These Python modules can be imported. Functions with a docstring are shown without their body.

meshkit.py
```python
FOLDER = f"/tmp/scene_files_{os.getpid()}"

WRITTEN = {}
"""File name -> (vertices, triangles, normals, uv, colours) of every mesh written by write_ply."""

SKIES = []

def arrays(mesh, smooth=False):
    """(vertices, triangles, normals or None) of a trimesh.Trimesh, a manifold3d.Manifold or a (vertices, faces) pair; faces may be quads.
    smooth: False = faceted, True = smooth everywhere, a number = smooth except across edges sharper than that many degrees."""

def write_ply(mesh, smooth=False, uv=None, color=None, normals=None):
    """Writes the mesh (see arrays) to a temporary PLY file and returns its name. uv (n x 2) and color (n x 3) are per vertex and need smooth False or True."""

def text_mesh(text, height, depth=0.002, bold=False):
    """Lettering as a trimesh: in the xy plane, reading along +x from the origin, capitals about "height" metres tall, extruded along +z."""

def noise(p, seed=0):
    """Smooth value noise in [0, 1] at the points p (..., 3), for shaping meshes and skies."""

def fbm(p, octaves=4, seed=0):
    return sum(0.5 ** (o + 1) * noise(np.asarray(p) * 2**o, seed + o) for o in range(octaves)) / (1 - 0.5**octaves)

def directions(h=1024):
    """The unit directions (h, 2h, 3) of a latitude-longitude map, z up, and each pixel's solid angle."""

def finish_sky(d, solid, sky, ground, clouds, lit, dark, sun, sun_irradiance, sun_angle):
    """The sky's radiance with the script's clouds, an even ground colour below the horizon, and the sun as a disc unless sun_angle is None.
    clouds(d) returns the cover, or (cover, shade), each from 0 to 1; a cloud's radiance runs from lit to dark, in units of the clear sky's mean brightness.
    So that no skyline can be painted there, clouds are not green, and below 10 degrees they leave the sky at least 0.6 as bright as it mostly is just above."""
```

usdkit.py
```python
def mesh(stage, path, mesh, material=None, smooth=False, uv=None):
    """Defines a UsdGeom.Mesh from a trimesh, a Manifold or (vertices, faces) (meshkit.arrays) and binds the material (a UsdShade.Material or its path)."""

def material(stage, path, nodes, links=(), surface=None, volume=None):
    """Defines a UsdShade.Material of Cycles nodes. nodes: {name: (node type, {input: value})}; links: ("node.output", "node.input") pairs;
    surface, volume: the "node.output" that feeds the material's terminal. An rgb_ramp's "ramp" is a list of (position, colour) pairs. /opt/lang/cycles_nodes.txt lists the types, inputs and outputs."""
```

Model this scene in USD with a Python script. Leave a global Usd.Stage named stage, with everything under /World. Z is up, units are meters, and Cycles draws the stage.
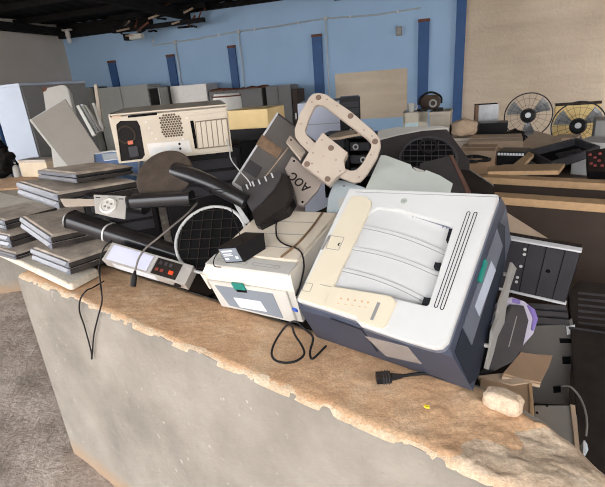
import math, random
import numpy as np, trimesh, usdkit, meshkit
from scipy.spatial.transform import Rotation
from shapely.geometry import Polygon, LineString, Point
from shapely import affinity
from pxr import Usd, UsdGeom, UsdLux, UsdShade, Gf, Sdf

stage = Usd.Stage.CreateInMemory()
UsdGeom.SetStageUpAxis(stage, 'Z'); UsdGeom.SetStageMetersPerUnit(stage, 1.0)
UsdGeom.Xform.Define(stage, '/World'); UsdGeom.Scope.Define(stage, '/World/Looks')
rng = random.Random(7)

# ------------------------------------------------------------------ camera
FPX, CX, CY, H = 440.0, 302.5, 243.5, 1.6
_p, _r = math.radians(20.0), math.radians(-4.5)
CF = np.array([0, math.cos(_p), -math.sin(_p)]); _R0 = np.array([1.0, 0, 0]); _U0 = np.cross(_R0, CF)
CR = _R0*math.cos(_r) + _U0*math.sin(_r); CU = -_R0*math.sin(_r) + _U0*math.cos(_r); CC = np.array([0, 0, H])
cam = UsdGeom.Camera.Define(stage, '/World/camera')
cam.CreateHorizontalApertureAttr(36.0); cam.CreateVerticalApertureAttr(36.0*487/605)
cam.CreateFocalLengthAttr(36.0*FPX/605); cam.CreateClippingRangeAttr(Gf.Vec2f(0.05, 200))
EXPOSURE = 0.62
cam.CreateExposureAttr(EXPOSURE)
_m = np.eye(4); _m[0, :3], _m[1, :3], _m[2, :3], _m[3, :3] = CR, CU, -CF, CC
cam.AddTransformOp().Set(Gf.Matrix4d(*_m.ravel().tolist()))

# ------------------------------------------------------------------ light: bright hazy sky through the open front and left of the shed
dome = UsdLux.DomeLight.Define(stage, '/World/sky_light')
dome.CreateIntensityAttr(1.35); dome.CreateColorAttr(Gf.Vec3f(0.95, 0.965, 1.0))
sun = UsdLux.DistantLight.Define(stage, '/World/sun_light')
sun.CreateIntensityAttr(3.0); sun.CreateAngleAttr(2.0); sun.CreateColorAttr(Gf.Vec3f(1.0, 0.93, 0.82))
# high sun from the right: the roof keeps it off the shed, it only reaches the yard at left, which throws warm light in
def _look(d):
    z = -np.asarray(d, float)/np.linalg.norm(d); x = np.cross([0, 1, 0.01], z); x /= np.linalg.norm(x); y = np.cross(z, x)
    m = np.eye(4); m[0, :3], m[1, :3], m[2, :3] = x, y, z
    return Gf.Matrix4d(*m.ravel().tolist())
sun.AddTransformOp().Set(_look((-0.5, -0.2, -0.8)))

# ------------------------------------------------------------------ helpers
def ray(px, py): return CF + CR*(px-CX)/FPX - CU*(py-CY)/FPX
def at(px, py, D): return CC + ray(px, py)*D                      # a point of the place seen there, D metres ahead
def atz(px, py, z): d = ray(px, py); return CC + d*(z-H)/d[2]
def atp(px, py, n, off): d = ray(px, py); n = np.asarray(n, float); return CC + d*(off-n@CC)/(n@d)
def unit(v): v = np.asarray(v, float); return v/np.linalg.norm(v)

def S(r, g, b):
    f = lambda c: (c/12.92 if c <= 0.04045 else ((c+0.055)/1.055)**2.4)
    return tuple(f(x/255.0) for x in (r, g, b))

class Frame:
    def __init__(s, o, X, Y, Z): s.o = np.asarray(o, float); s.A = np.stack([X, Y, Z], 1)
    @staticmethod
    def pose(o, rv): A = Rotation.from_rotvec(rv).as_matrix(); return Frame(o, A[:, 0], A[:, 1], A[:, 2])
    @staticmethod
    def yaw(o, deg=0):
        a = math.radians(deg); return Frame(o, (math.cos(a), math.sin(a), 0), (-math.sin(a), math.cos(a), 0), (0, 0, 1))
    @staticmethod
    def pts(p0, p1, p2):                                            # x from p0 to p1, plane through p2, z towards the viewer's side
        p0, p1, p2 = map(np.asarray, (p0, p1, p2)); X = unit(p1-p0); Z = unit(np.cross(X, p2-p0))
        if Z @ (CC-p0) < 0: Z = -Z
        return Frame(p0, X, np.cross(Z, X), Z)
    @staticmethod
    def px(a, b, c): return Frame.pts(at(*a), at(*b), at(*c))
    def l(s, px, py, h=0.0, ax=2):
        d = s.A.T @ ray(px, py); c = s.A.T @ (CC-s.o); return c + d*(h-c[ax])/d[ax]
    def xy(s, px, py, h=0.0): return tuple(s.l(px, py, h)[:2])
    def poly(s, pts, h=0.0): return Polygon([s.xy(x, y, h) for x, y in pts]).buffer(0)
    def loc(s, P): return s.A.T @ (np.asarray(P, float)-s.o)
    def wor(s, p): return s.o + s.A @ np.asarray(p, float)
    def mat(s):
        m = np.eye(4); m[:3, :3] = s.A.T; m[3, :3] = s.o; return Gf.Matrix4d(*m.ravel().tolist())
WORLD = Frame((0, 0, 0), (1, 0, 0), (0, 1, 0), (0, 0, 1))

used = {}
def path_of(parent, name):
    k = (str(parent), name); n = used.get(k, 0); used[k] = n+1
    return f'{parent}/{name}' + (f'_{n:03d}' if n else '')

def cat_(*ms):
    ms = [m for m in ms if m is not None]
    return ms[0] if len(ms) == 1 else trimesh.util.concatenate(ms)

def part(parent, name, mesh, mat, label=None, smooth=30, kind=None):
    if isinstance(mesh, (list, tuple)): mesh = cat_(*mesh)
    if hasattr(mesh, 'remove_unreferenced_vertices'): mesh = mesh.copy(); mesh.remove_unreferenced_vertices()
    p = path_of(parent.GetPath(), name)
    m = usdkit.mesh(stage, p, mesh, mat, smooth=smooth).GetPrim()
    if label: m.SetCustomDataByKey('label', label)
    if kind: m.SetCustomDataByKey('kind', kind)
    return m

def thing(name, label, cat, fr, group=None, kind=None):
    x = UsdGeom.Xform.Define(stage, path_of('/World', name)); x.AddTransformOp().Set(fr.mat()); o = x.GetPrim()
    o.SetCustomDataByKey('label', label)
    if cat: o.SetCustomDataByKey('category', cat)
    if group: o.SetCustomDataByKey('group', group)
    if kind: o.SetCustomDataByKey('kind', kind)
    return o
def struct(name, mesh, mat, label, smooth=30):
    o = part(stage.GetPrimAtPath('/World'), name, mesh, mat, label, smooth, 'structure'); return o

# shapes
def box(c, s, ch=0.0):
    c, s = np.asarray(c, float), np.asarray(s, float)
    if ch <= 0: return trimesh.creation.box(s, trimesh.transformations.translation_matrix(c))
    h = s/2; ch = min(ch, 0.45*s.min()); P = []
    for a in (-1, 1):
        for b in (-1, 1):
            for d in (-1, 1):
                k = np.array([a, b, d])*h; g = np.array([a, b, d])*ch
                P += [k-[0, g[1], g[2]], k-[g[0], 0, g[2]], k-[g[0], g[1], 0], k-g*[.3, .3, .3]*1.0]
    return trimesh.convex.convex_hull(np.array(P)+c)
def span(a, b, ch=0.0):
    a, b = np.minimum(a, b), np.maximum(a, b); return box((a+b)/2, b-a, ch)
def hull(P): return trimesh.convex.convex_hull(np.asarray(P, float))
def prism(poly, z0, z1, bev=0.0):
    out = []
    def ex(p, a, b):
        for g in getattr(p, 'geoms', [p]):
            if g.is_empty or g.area < 1e-8: continue
            m = trimesh.creation.extrude_polygon(g, b-a, engine='earcut'); m.apply_translation((0, 0, a)); out.append(m)
    if bev <= 0: ex(poly, z0, z1)
    else:
        ex(poly, z0, z1-bev); ex(poly.buffer(-bev*.35), z1-bev-1e-4, z1-bev*.35); ex(poly.buffer(-bev), z1-bev*.35-1e-4, z1)
    return cat_(*out)
def rnd(poly, r, r2=None):
    r2 = r if r2 is None else r2
    q = poly.buffer(-r).buffer(r, quad_segs=6) if r else poly
    return (q.buffer(r2, quad_segs=6).buffer(-r2) if r2 else q).simplify(0.0003)
def cyl(a, b, r, r2=None, n=24):
    a, b = np.asarray(a, float), np.asarray(b, float); r2 = r if r2 is None else r2
    return tube([a, a+(b-a)*.5, b], [r, (r+r2)/2, r2], n)
def curve(P, n=8):
    P = np.asarray(P, float); out = []
    Q = np.vstack([2*P[0]-P[1], P, 2*P[-1]-P[-2]])
    for i in range(1, len(Q)-2):
        a, b, c, d = Q[i-1:i+3]
        for t in np.linspace(0, 1, n, endpoint=False):
            out.append(.5*((2*b)+(-a+c)*t+(2*a-5*b+4*c-d)*t*t+(-a+3*b-3*c+d)*t**3))
    out.append(P[-1]); return np.array(out)
def tube(P, r, sides=10, caps=True):
    P = np.asarray(P, float); r = np.broadcast_to(np.asarray(r, float), (len(P),))
    T = np.gradient(P, axis=0); T /= np.linalg.norm(T, axis=1, keepdims=True)+1e-12
    a = np.cross(T[0], [0, 0, 1.0] if abs(T[0][2]) < .9 else [1.0, 0, 0]); a /= np.linalg.norm(a); V = []
    ang = np.arange(sides)*2*np.pi/sides
    for i in range(len(P)):
        a = a-T[i]*(a@T[i]); a /= np.linalg.norm(a); b = np.cross(T[i], a)
        V.append(P[i]+r[i]*(np.cos(ang)[:, None]*a+np.sin(ang)[:, None]*b))
    V = np.vstack(V); n = len(P); Fc = []
    for i in range(n-1):
        for j in range(sides):
            k = (j+1) % sides; Fc += [[i*sides+j, i*sides+k, (i+1)*sides+k], [i*sides+j, (i+1)*sides+k, (i+1)*sides+j]]
    if caps:
        V = np.vstack([V, P[0], P[-1]]); c0, c1 = n*sides, n*sides+1
        for j in range(sides):
            k = (j+1) % sides; Fc += [[c0, k, j], [c1, (n-1)*sides+j, (n-1)*sides+k]]
    return trimesh.Trimesh(V, np.array(Fc), process=False)
def lathe(prof, n=32):
    m = trimesh.creation.revolve(np.asarray(prof, float), sections=n); return m
def ringm(c, R, r, n=40, s=8):
    t = np.linspace(0, 2*np.pi, n+1); return tube(np.stack([c[0]+R*np.cos(t), c[1]+R*np.sin(t), np.full_like(t, c[2])], 1), r, s, False)
def mv(m, A=None, t=(0, 0, 0)):
    m = m.copy(); M = np.eye(4)
    if A is not None: M[:3, :3] = A
    M[:3, 3] = t; m.apply_transform(M); return m
def rz(d): return Rotation.from_euler('z', d, degrees=True).as_matrix()

# ------------------------------------------------------------------ materials
LK = {}
DUST = S(150, 128, 106)
def mat(name, col, rough=.5, metal=0., var=.12, scale=9., dust=0., dustcol=DUST, bump=0., bscale=120., spot=0., spotcol=(.05, .04, .03), spotscale=30., coord='object', ior=None):
    if name in LK: return LK[name]
    c = np.array(col); lo, hi = np.clip(c*(1-var), 0, 1), np.clip(c*(1+var), 0, 1)
    src = ('tc.object' if coord == 'object' else 'geo.position')
    N = {'tc': ('texture_coordinate', {}), 'geo': ('geometry', {}), 'n': ('noise_texture', {'scale': scale, 'detail': 5.0, 'roughness': .6}),
         'r': ('rgb_ramp', {'ramp': [(0.3, tuple(lo)), (0.7, tuple(hi))]}), 'p': ('principled_bsdf', {'roughness': rough, 'metallic': metal, 'ior': ior or (1.22 if max(col) < .06 else 1.5)})}
    L = [(src, 'n.vector'), ('n.fac', 'r.fac')]; out = 'r.color'
    if spot > 0:
        N['sn'] = ('noise_texture', {'scale': spotscale, 'detail': 4.0, 'roughness': .65})
        N['sr'] = ('rgb_ramp', {'ramp': [(0.5+.25*(1-spot), (0, 0, 0)), (0.5+.25*(1-spot)+.06, (1, 1, 1))]})
        N['sm'] = ('mix', {'mix_type': 'mix', 'color2': tuple(spotcol)})
        L += [(src, 'sn.vector'), ('sn.fac', 'sr.fac'), ('sr.color', 'sm.fac'), (out, 'sm.color1')]; out = 'sm.color'
    if dust > 0:
        N.update({'gx': ('separate_xyz', {}), 'mr': ('map_range', {'from_min': .25, 'from_max': .95, 'to_min': .08*dust, 'to_max': dust, 'clamp': True}),
                  'dn': ('noise_texture', {'scale': scale*1.7, 'detail': 6.0, 'roughness': .65}), 'dr': ('map_range', {'from_min': .3, 'from_max': .65, 'to_min': .45, 'to_max': 1.0, 'clamp': True}),
                  'mu': ('math', {'math_type': 'multiply'}), 'dm': ('mix', {'mix_type': 'mix', 'color2': tuple(dustcol)})})
        L += [('geo.normal', 'gx.vector'), ('gx.z', 'mr.value'), (src, 'dn.vector'), ('dn.fac', 'dr.value'), ('mr.result', 'mu.value1'), ('dr.result', 'mu.value2'), ('mu.value', 'dm.fac'), (out, 'dm.color1')]; out = 'dm.color'
    L.append((out, 'p.base_color'))
    if bump > 0:
        N['bn'] = ('noise_texture', {'scale': bscale, 'detail': 6.0, 'roughness': .6}); N['b'] = ('bump', {'strength': 1.0, 'distance': bump})
        L += [(src, 'bn.vector'), ('bn.fac', 'b.height'), ('b.normal', 'p.normal')]
    LK[name] = usdkit.material(stage, '/World/Looks/'+name, N, L, surface='p.BSDF'); return LK[name]

M_black = mat('black_plastic', S(23, 22, 24), .36, dust=.08, bump=.0004)
M_gloss = mat('black_gloss_tube', S(24, 24, 27), .26, ior=1.5, dust=.06)
M_blackm = mat('black_matte', S(17, 16, 17), .75, dust=.12)
M_dark = mat('dark_void_plastic', S(11, 10, 11), .8)
M_char = mat('charcoal_plastic', S(54, 53, 56), .5, dust=.1, bump=.0004)
M_case_lit = mat('case_lit_face', S(112, 117, 127), .3, dust=.5, dustcol=S(166, 152, 138), bump=.0003)  # pale tone that paints the daylight on the left case faces
M_caseb = mat('case_black', S(30, 30, 33), .4, dust=.98, dustcol=S(214, 196, 178))
M_cased = mat('case_plastic_groove', S(30, 31, 34), .6)
M_white = mat('printer_white', S(190, 189, 186), .42, var=.03, dust=.06, spot=.2, spotcol=S(196, 180, 156), spotscale=14)
M_tray = mat('printer_tray_white', S(184, 183, 181), .45, var=.04, dust=.08, spot=.22, spotcol=S(180, 160, 136), spotscale=22)
M_cream = mat('printer_cream', S(196, 185, 163), .45, var=.04)
M_groove = mat('groove_grey', S(120, 118, 116), .7)
M_navy = mat('printer_navy', S(50, 57, 72), .42, var=.1, dust=.15, bump=.0002)
M_navyd = mat('printer_navy_dark', S(34, 38, 47), .5, var=.1)
M_beige = mat('beige_plastic', S(172, 158, 143), .5, var=.05, dust=.2, spot=.2, spotcol=S(150, 128, 108), spotscale=25)
M_beigeold = mat('beige_printer', S(214, 204, 188), .48, var=.05, dust=.4, dustcol=S(214, 188, 154), spot=.25, spotcol=S(170, 140, 110), spotscale=10)
M_offw = mat('off_white_plastic', S(188, 184, 176), .45, var=.04, dust=.1)
M_greyl = mat('light_grey_plastic', S(178, 178, 176), .5, var=.06, dust=.2)
M_grey = mat('mid_grey_plastic', S(128, 126, 122), .5, var=.08, dust=.3)
M_teal = mat('teal_plastic', S(22, 118, 106), .4, var=.08)
M_label = mat('paper_label', S(206, 208, 210), .6, var=.03, spot=.3, spotcol=S(160, 163, 168), spotscale=90)
M_labelg = mat('grey_label', S(118, 125, 133), .5, var=.05)
M_labels = mat('side_label', S(156, 162, 174), .6, var=.04, spot=.3, spotcol=S(120, 124, 132), spotscale=90)
M_silver = mat('silver_metal', S(196, 196, 196), .4, metal=.15, var=.08, dust=.15)
M_steel = mat('galvanised_steel', S(180, 175, 168), .42, metal=.3, var=.08, scale=14, dust=.2, spot=.2, spotcol=S(140, 118, 98), spotscale=30)
M_steelw = mat('case_steel_pale', S(172, 160, 142), .45, metal=.1, var=.05, scale=12, dust=.2, spot=.2, spotcol=S(150, 125, 100), spotscale=26)
M_cord = mat('black_cord', S(32, 31, 31), .55)
M_cordg = mat('grey_cord', S(96, 90, 84), .55)
M_red = mat('orange_red_plastic', S(226, 74, 38), .4)
M_wood = mat('particle_board_edge', S(172, 138, 100), .7, var=.12, scale=40)
M_brown = mat('dark_brown_laminate', S(56, 46, 40), .5, var=.12, dust=.25)
M_card = mat('cardboard', S(164, 132, 102), .85, var=.1, dust=.2)
M_cardd = mat('cardboard_dull', S(180, 155, 130), .85, var=.12, dust=.2)
M_tan = mat('tan_board', S(170, 148, 126), .8, var=.1, dust=.3)
M_rust = mat('rusted_metal', S(98, 56, 38), .85, var=.35, scale=30, bump=.002)
M_cabg = mat('cabinet_grey', S(150, 149, 142), .55, var=.06, scale=3, dust=.2)
M_cab_lit = mat('cabinet_lit_side', S(138, 146, 160), .5, var=.05, scale=3, dust=.2)  # pale tone for the lit side of the left-edge cabinet
M_cabd = mat('cabinet_dark_grey', S(94, 92, 90), .55, var=.08, scale=3, dust=.2)
M_yel = mat('yellowed_plastic', S(222, 192, 134), .6, var=.06, dust=.2)
M_ply = mat('yellow_plywood', S(238, 208, 142), .7, var=.06, scale=5)
M_blue = mat('blue_tray_plastic', S(112, 142, 188), .45, var=.06, dust=.2)
M_greenw = mat('pale_green_plastic', S(206, 211, 202), .45, var=.04, dust=.15, spot=.2, spotcol=S(170, 168, 150), spotscale=12)
M_bluew = mat('pale_blue_grey_plastic', S(178, 190, 194), .5, var=.06, dust=.25)
M_lilac = mat('lilac_shell', S(122, 104, 160), .35, var=.2, scale=14)
M_shell = mat('shell_white', S(168, 160, 172), .3, var=.06)
M_screen = mat('lcd_back_metal', S(98, 92, 88), .4, metal=.2, var=.15, spot=.55, spotcol=S(118, 88, 62), spotscale=11)
M_aoc = mat('mounting_bracket', S(160, 148, 138), .45, metal=.25, var=.06, dust=.2)
M_screend = mat('dark_glass', S(20, 22, 26), .12)

# ------------------------------------------------------------------ setting
def wave_mat(name, nodes, links, surface='p.BSDF'):
    LK[name] = usdkit.material(stage, '/World/Looks/'+name, nodes, links, surface=surface); return LK[name]
# concrete parapet: grey render with pale splashes and a brown foot
M_conc = wave_mat('concrete_render', {
    'geo': ('geometry', {}), 'n': ('noise_texture', {'scale': 3.0, 'detail': 8.0, 'roughness': .62}), 'r': ('rgb_ramp', {'ramp': [(.28, S(114, 106, 96)), (.72, S(150, 142, 130))]}),
    'mp': ('mapping', {'scale': (1.0, 1.0, .8)}), 's': ('noise_texture', {'scale': 34.0, 'detail': 6.0, 'roughness': .5}), 'sr': ('rgb_ramp', {'ramp': [(.66, (0, 0, 0)), (.70, (1, 1, 1))]}),
    'g': ('noise_texture', {'scale': 1.6, 'detail': 3.0}), 'gr': ('rgb_ramp', {'ramp': [(.42, (0, 0, 0)), (.62, (.75, .75, .75))]}), 'mm': ('mix', {'mix_type': 'multiply', 'fac': 1.0}),
    'm1': ('mix', {'mix_type': 'mix', 'color2': S(176, 168, 157)}), 'z': ('separate_xyz', {}), 'zn': ('math', {'math_type': 'multiply_add', 'value2': .22, 'value3': -.11}), 'za': ('math', {'math_type': 'add'}),
    'zr': ('map_range', {'from_min': .02, 'from_max': .12, 'to_min': .75, 'to_max': 0., 'clamp': True}), 'm2': ('mix', {'mix_type': 'mix', 'color2': S(158, 128, 98)}),
    'bn': ('noise_texture', {'scale': 60.0, 'detail': 8.0, 'roughness': .7}), 'b': ('bump', {'distance': .006, 'strength': .8}), 'p': ('principled_bsdf', {'roughness': .9})},
    [('geo.position', 'n.vector'), ('n.fac', 'r.fac'), ('geo.position', 'mp.vector'), ('mp.vector', 's.vector'), ('s.fac', 'sr.fac'), ('geo.position', 'g.vector'), ('g.fac', 'gr.fac'), ('sr.color', 'mm.color1'), ('gr.color', 'mm.color2'),
     ('mm.color', 'm1.fac'), ('r.color', 'm1.color1'), ('geo.position', 'z.vector'), ('n.fac', 'zn.value1'), ('z.z', 'za.value1'), ('zn.value', 'za.value2'), ('za.value', 'zr.value'), ('zr.result', 'm2.fac'), ('m1.color', 'm2.color1'),
     ('m2.color', 'p.base_color'), ('geo.position', 'bn.vector'), ('bn.fac', 'b.height'), ('b.normal', 'p.normal')])
def gritty(name, c0, c1, c2, sc=9., fine=140., dist=.004):
    return wave_mat(name, {'geo': ('geometry', {}), 'n': ('noise_texture', {'scale': sc, 'detail': 8.0, 'roughness': .65}), 'r': ('rgb_ramp', {'ramp': [(.3, c0), (.5, c1), (.72, c2)]}),
        'v': ('noise_texture', {'scale': fine, 'detail': 5.0, 'roughness': .75}), 'vr': ('map_range', {'from_min': .25, 'from_max': .75, 'to_min': .62, 'to_max': 1.3}), 'm': ('mix', {'mix_type': 'multiply', 'fac': 1.0}),
        'b': ('bump', {'distance': dist, 'strength': 1.0}), 'p': ('principled_bsdf', {'roughness': .95})},
        [('geo.position', 'n.vector'), ('n.fac', 'r.fac'), ('geo.position', 'v.vector'), ('v.fac', 'vr.value'), ('r.color', 'm.color1'), ('vr.result', 'm.color2'), ('m.color', 'p.base_color'), ('v.fac', 'b.height'), ('b.normal', 'p.normal')])
M_top = gritty('dusty_wall_top', S(190, 146, 108), S(202, 162, 124), S(212, 180, 146), 9., 160., .0015)
M_lip = gritty('crumbled_mortar', S(190, 156, 122), S(200, 174, 144), S(210, 190, 164), 20.)
M_rubble = gritty('rubble_grey', S(176, 150, 124), S(192, 168, 142), S(204, 184, 160), 22., 130., .002)
M_soil = gritty('dry_soil', S(142, 126, 113), S(166, 150, 137), S(186, 172, 160), 5., 40., .02)
M_slab = gritty('pale_cement_slab', S(190, 176, 156), S(206, 194, 176), S(218, 208, 192), 6., 90., .001)
M_roof = mat('roof_sheet_dark', S(24, 24, 26), .8, var=.3, scale=2, coord='position')
M_beam = mat('roof_timber_dark', S(26, 25, 25), .85, var=.3, scale=6, coord='position')
M_wallg = mat('wall_left_plaster', S(178, 170, 160), .9, var=.07, scale=1.2, coord='position', spot=.15, spotcol=S(120, 112, 104), spotscale=2.5, bump=.004, bscale=20)
M_bluew_ = mat('wall_blue_paint', S(150, 178, 206), .8, var=.05, scale=1.0, coord='position', spot=.16, spotcol=S(160, 182, 206), spotscale=3.0, bump=.003, bscale=25)
M_post = mat('post_dark_blue', S(36, 76, 124), .6, var=.1, scale=4, coord='position')
M_pipe = mat('conduit_grey', S(168, 172, 172), .5, var=.1)
# unpainted plaster with faint courses
M_tanw = wave_mat('wall_bare_plaster', {'geo': ('geometry', {}), 'mp': ('mapping', {'scale': (.25, .25, 1.7)}), 'n': ('noise_texture', {'scale': 2.6, 'detail': 6.0, 'roughness': .6}), 'n2': ('noise_texture', {'scale': .9, 'detail': 4.0}),
    'a': ('mix_float', {'fac': .5}), 'r': ('rgb_ramp', {'ramp': [(.32, S(176, 158, 137)), (.68, S(208, 191, 168))]}), 'bn': ('noise_texture', {'scale': 18.0, 'detail': 7.0}), 'b': ('bump', {'distance': .01}), 'p': ('principled_bsdf', {'roughness': .95})},
    [('geo.position', 'mp.vector'), ('mp.vector', 'n.vector'), ('geo.position', 'n2.vector'), ('n.fac', 'a.a'), ('n2.fac', 'a.b'), ('a.result', 'r.fac'), ('r.color', 'p.base_color'), ('geo.position', 'bn.vector'), ('bn.fac', 'b.height'), ('b.normal', 'p.normal')])

# floor: one sheet of trodden soil, finer where it is seen close by
def grid(xs, ys, zf):
    X, Y = np.meshgrid(xs, ys, indexing='ij'); Z = zf(X, Y); V = np.stack([X, Y, Z], -1).reshape(-1, 3)
    n, m = len(xs), len(ys); i, j = np.meshgrid(np.arange(n-1), np.arange(m-1), indexing='ij'); a = (i*m+j).ravel()
    return trimesh.Trimesh(V, np.vstack([np.stack([a, a+m, a+m+1], 1), np.stack([a, a+m+1, a+1], 1)]), process=False)
fx = np.r_[np.linspace(-16, -3.6, 30), np.linspace(-3.5, -.7, 150), np.linspace(-.6, 12, 40)]
fy = np.r_[np.linspace(-16, .8, 34), np.linspace(.9, 4.4, 170), np.linspace(4.5, 15, 40)]
def fz(X, Y):
    P = np.stack([X, Y, X*0], -1); near = np.clip(1-np.abs(X+2)/2.5, 0, 1)*np.clip(1-np.abs(Y-2.4)/2.4, 0, 1)
    return (meshkit.fbm(P*5.0, 5, 3)-.5)*.05*np.minimum(near*3, 1) + (meshkit.noise(P*.6, 9)-.5)*.02*np.minimum(near*3, 1) - .008
struct('floor', grid(fx, fy, fz), M_soil, 'trodden dry brown soil floor', smooth=True)

YAW = math.radians(18); WU = np.array([math.cos(YAW), -math.sin(YAW), 0]); WN = np.array([math.sin(YAW), math.cos(YAW), 0]); WD = 9.5
def wallpt(px, py, off=0.0): return atp(px, py, WN, WD-off)         # on the back wall (off metres in front of it)
corner = wallpt(63, 40); corner[2] = 0
blue_end = wallpt(459, 60); blue_end[2] = 0
FW = Frame(corner, WU, WN, (0, 0, 1))                                # x along the back wall, y into it
LB = float(FW.loc(blue_end)[0])
fwall = lambda px, py, off=0.0: FW.loc(wallpt(px, py, off))
wb = thing('wall_back', 'light blue painted rear wall with bare plaster to its right', None, FW, kind='structure')
part(wb, 'blue_paint_wall', span((-.1, 0, -.1), (LB, .2, 3.6)), M_bluew_)
part(wb, 'bare_plaster_wall', span((LB, .004, -.1), (LB+7.5, .2, 3.6)), M_tanw, 'bare tan plaster stretch of the wall')
part(wb, 'wall_foot_band', span((0, -.006, -.1), (LB, 0, .55)), M_post, 'darker blue band at the foot of the wall')
for px, py, w in ((112.5, 63, .19), (171, 57, .19), (232, 48, .17), (317, 37, .2), (424, 22, .2), (463, -25, .17)):
    q = fwall(px, py)
    part(wb, 'post', span((q[0]-w/2, -.05, 0), (q[0]+w/2, 0, q[2])), M_post, 'dark blue painted steel post')
    part(wb, 'post_cap', span((q[0]-w/2-.006, -.056, q[2]), (q[0]+w/2+.006, 0, q[2]+.05)), M_rust)
# lone unpainted rectangle on the blue
a, b = fwall(335, 74), fwall(407, 116)
part(wb, 'bare_patch', span((a[0], -.02, .8), (b[0], 0, a[2])), M_tanw, 'bare tan rectangle left unpainted on the blue wall')
LDIR = unit((-.25, -.968, 0)); FL = Frame(corner, LDIR, np.cross((0, 0, 1), LDIR), (0, 0, 1))
wl = thing('wall_left', 'grey plastered side wall at the far left corner', None, FL, kind='structure')
s_ = 1 if FL.loc(CC)[1] < 0 else -1
part(wl, 'plaster_wall', span((-.1, 0, -.1), (4.6, s_*.2, 3.6)), M_wallg)
part(wl, 'post', span((2.30, -s_*.05, 0), (2.48, 0, 2.2)), M_post, 'dark blue painted steel post')
f = Frame((6.6, -5, 0), (0, 1, 0), (-1, 0, 0), (0, 0, 1)); wr = thing('wall_right', 'added plaster side wall out of view at the right, blocks light', None, f, kind='structure')  # unseen wall added to keep daylight off right-hand sides
part(wr, 'plaster_wall', span((0, -.2, -.1), (8.0, 0, 3.4)), M_wallg)
f = Frame((2.6, -5.0, 0), (1, 0, 0), (0, 1, 0), (0, 0, 1)); wf = thing('wall_rear', 'added plaster wall out of view behind the camera, blocks light', None, f, kind='structure')  # unseen wall put in to cut daylight from the front right
part(wf, 'plaster_wall', span((0, -.2, -.1), (4.2, 0, 3.4)), M_wallg)
# roof: dark sheet on purlins, ending above the parapet
cs = []
xs = np.arange(-7.0, 9.0, .09)
ce = thing('ceiling', 'dark underside of the corrugated roof on timber purlins', None, WORLD, kind='structure')
part(ce, 'roof_sheet', grid(xs, np.array([-1.6, 4, 13.6]), lambda X, Y: 3.3+.02*np.sin(X*2*np.pi/.27)), M_roof, smooth=True)
part(ce, 'roof_sheet', mv(grid(xs, np.array([-1.6, 4, 13.6]), lambda X, Y: 3.36+.02*np.sin(X*2*np.pi/.27)), np.diag([1, 1, 1]), (0, 0, 0)), M_roof, smooth=True)
for k in range(11):
    o = corner + np.array([0, 0, 3.18]) - WN*(.02+1.25*k); L0 = -.2
    f = Frame(o, WU, WN, (0, 0, 1)); V = span((L0, -.1, 0), (12.6, 0, .1)); V.vertices = V.vertices @ f.A.T + f.o
    part(ce, 'purlin', V, M_beam)
V = span((-.1, -.14, 3.0), (2.55, -.005, 3.17)); V.vertices = V.vertices @ FW.A.T + FW.o
part(ce, 'wall_plate', V, M_beam)
for k in range(3):
    V = span((.25+1.9*k*1.7, -9.0, 3.02), (.37+1.9*k*1.7, -.2, 3.18)); V.vertices = V.vertices @ FW.A.T + FW.o
    part(ce, 'rafter', V, M_beam)

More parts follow.
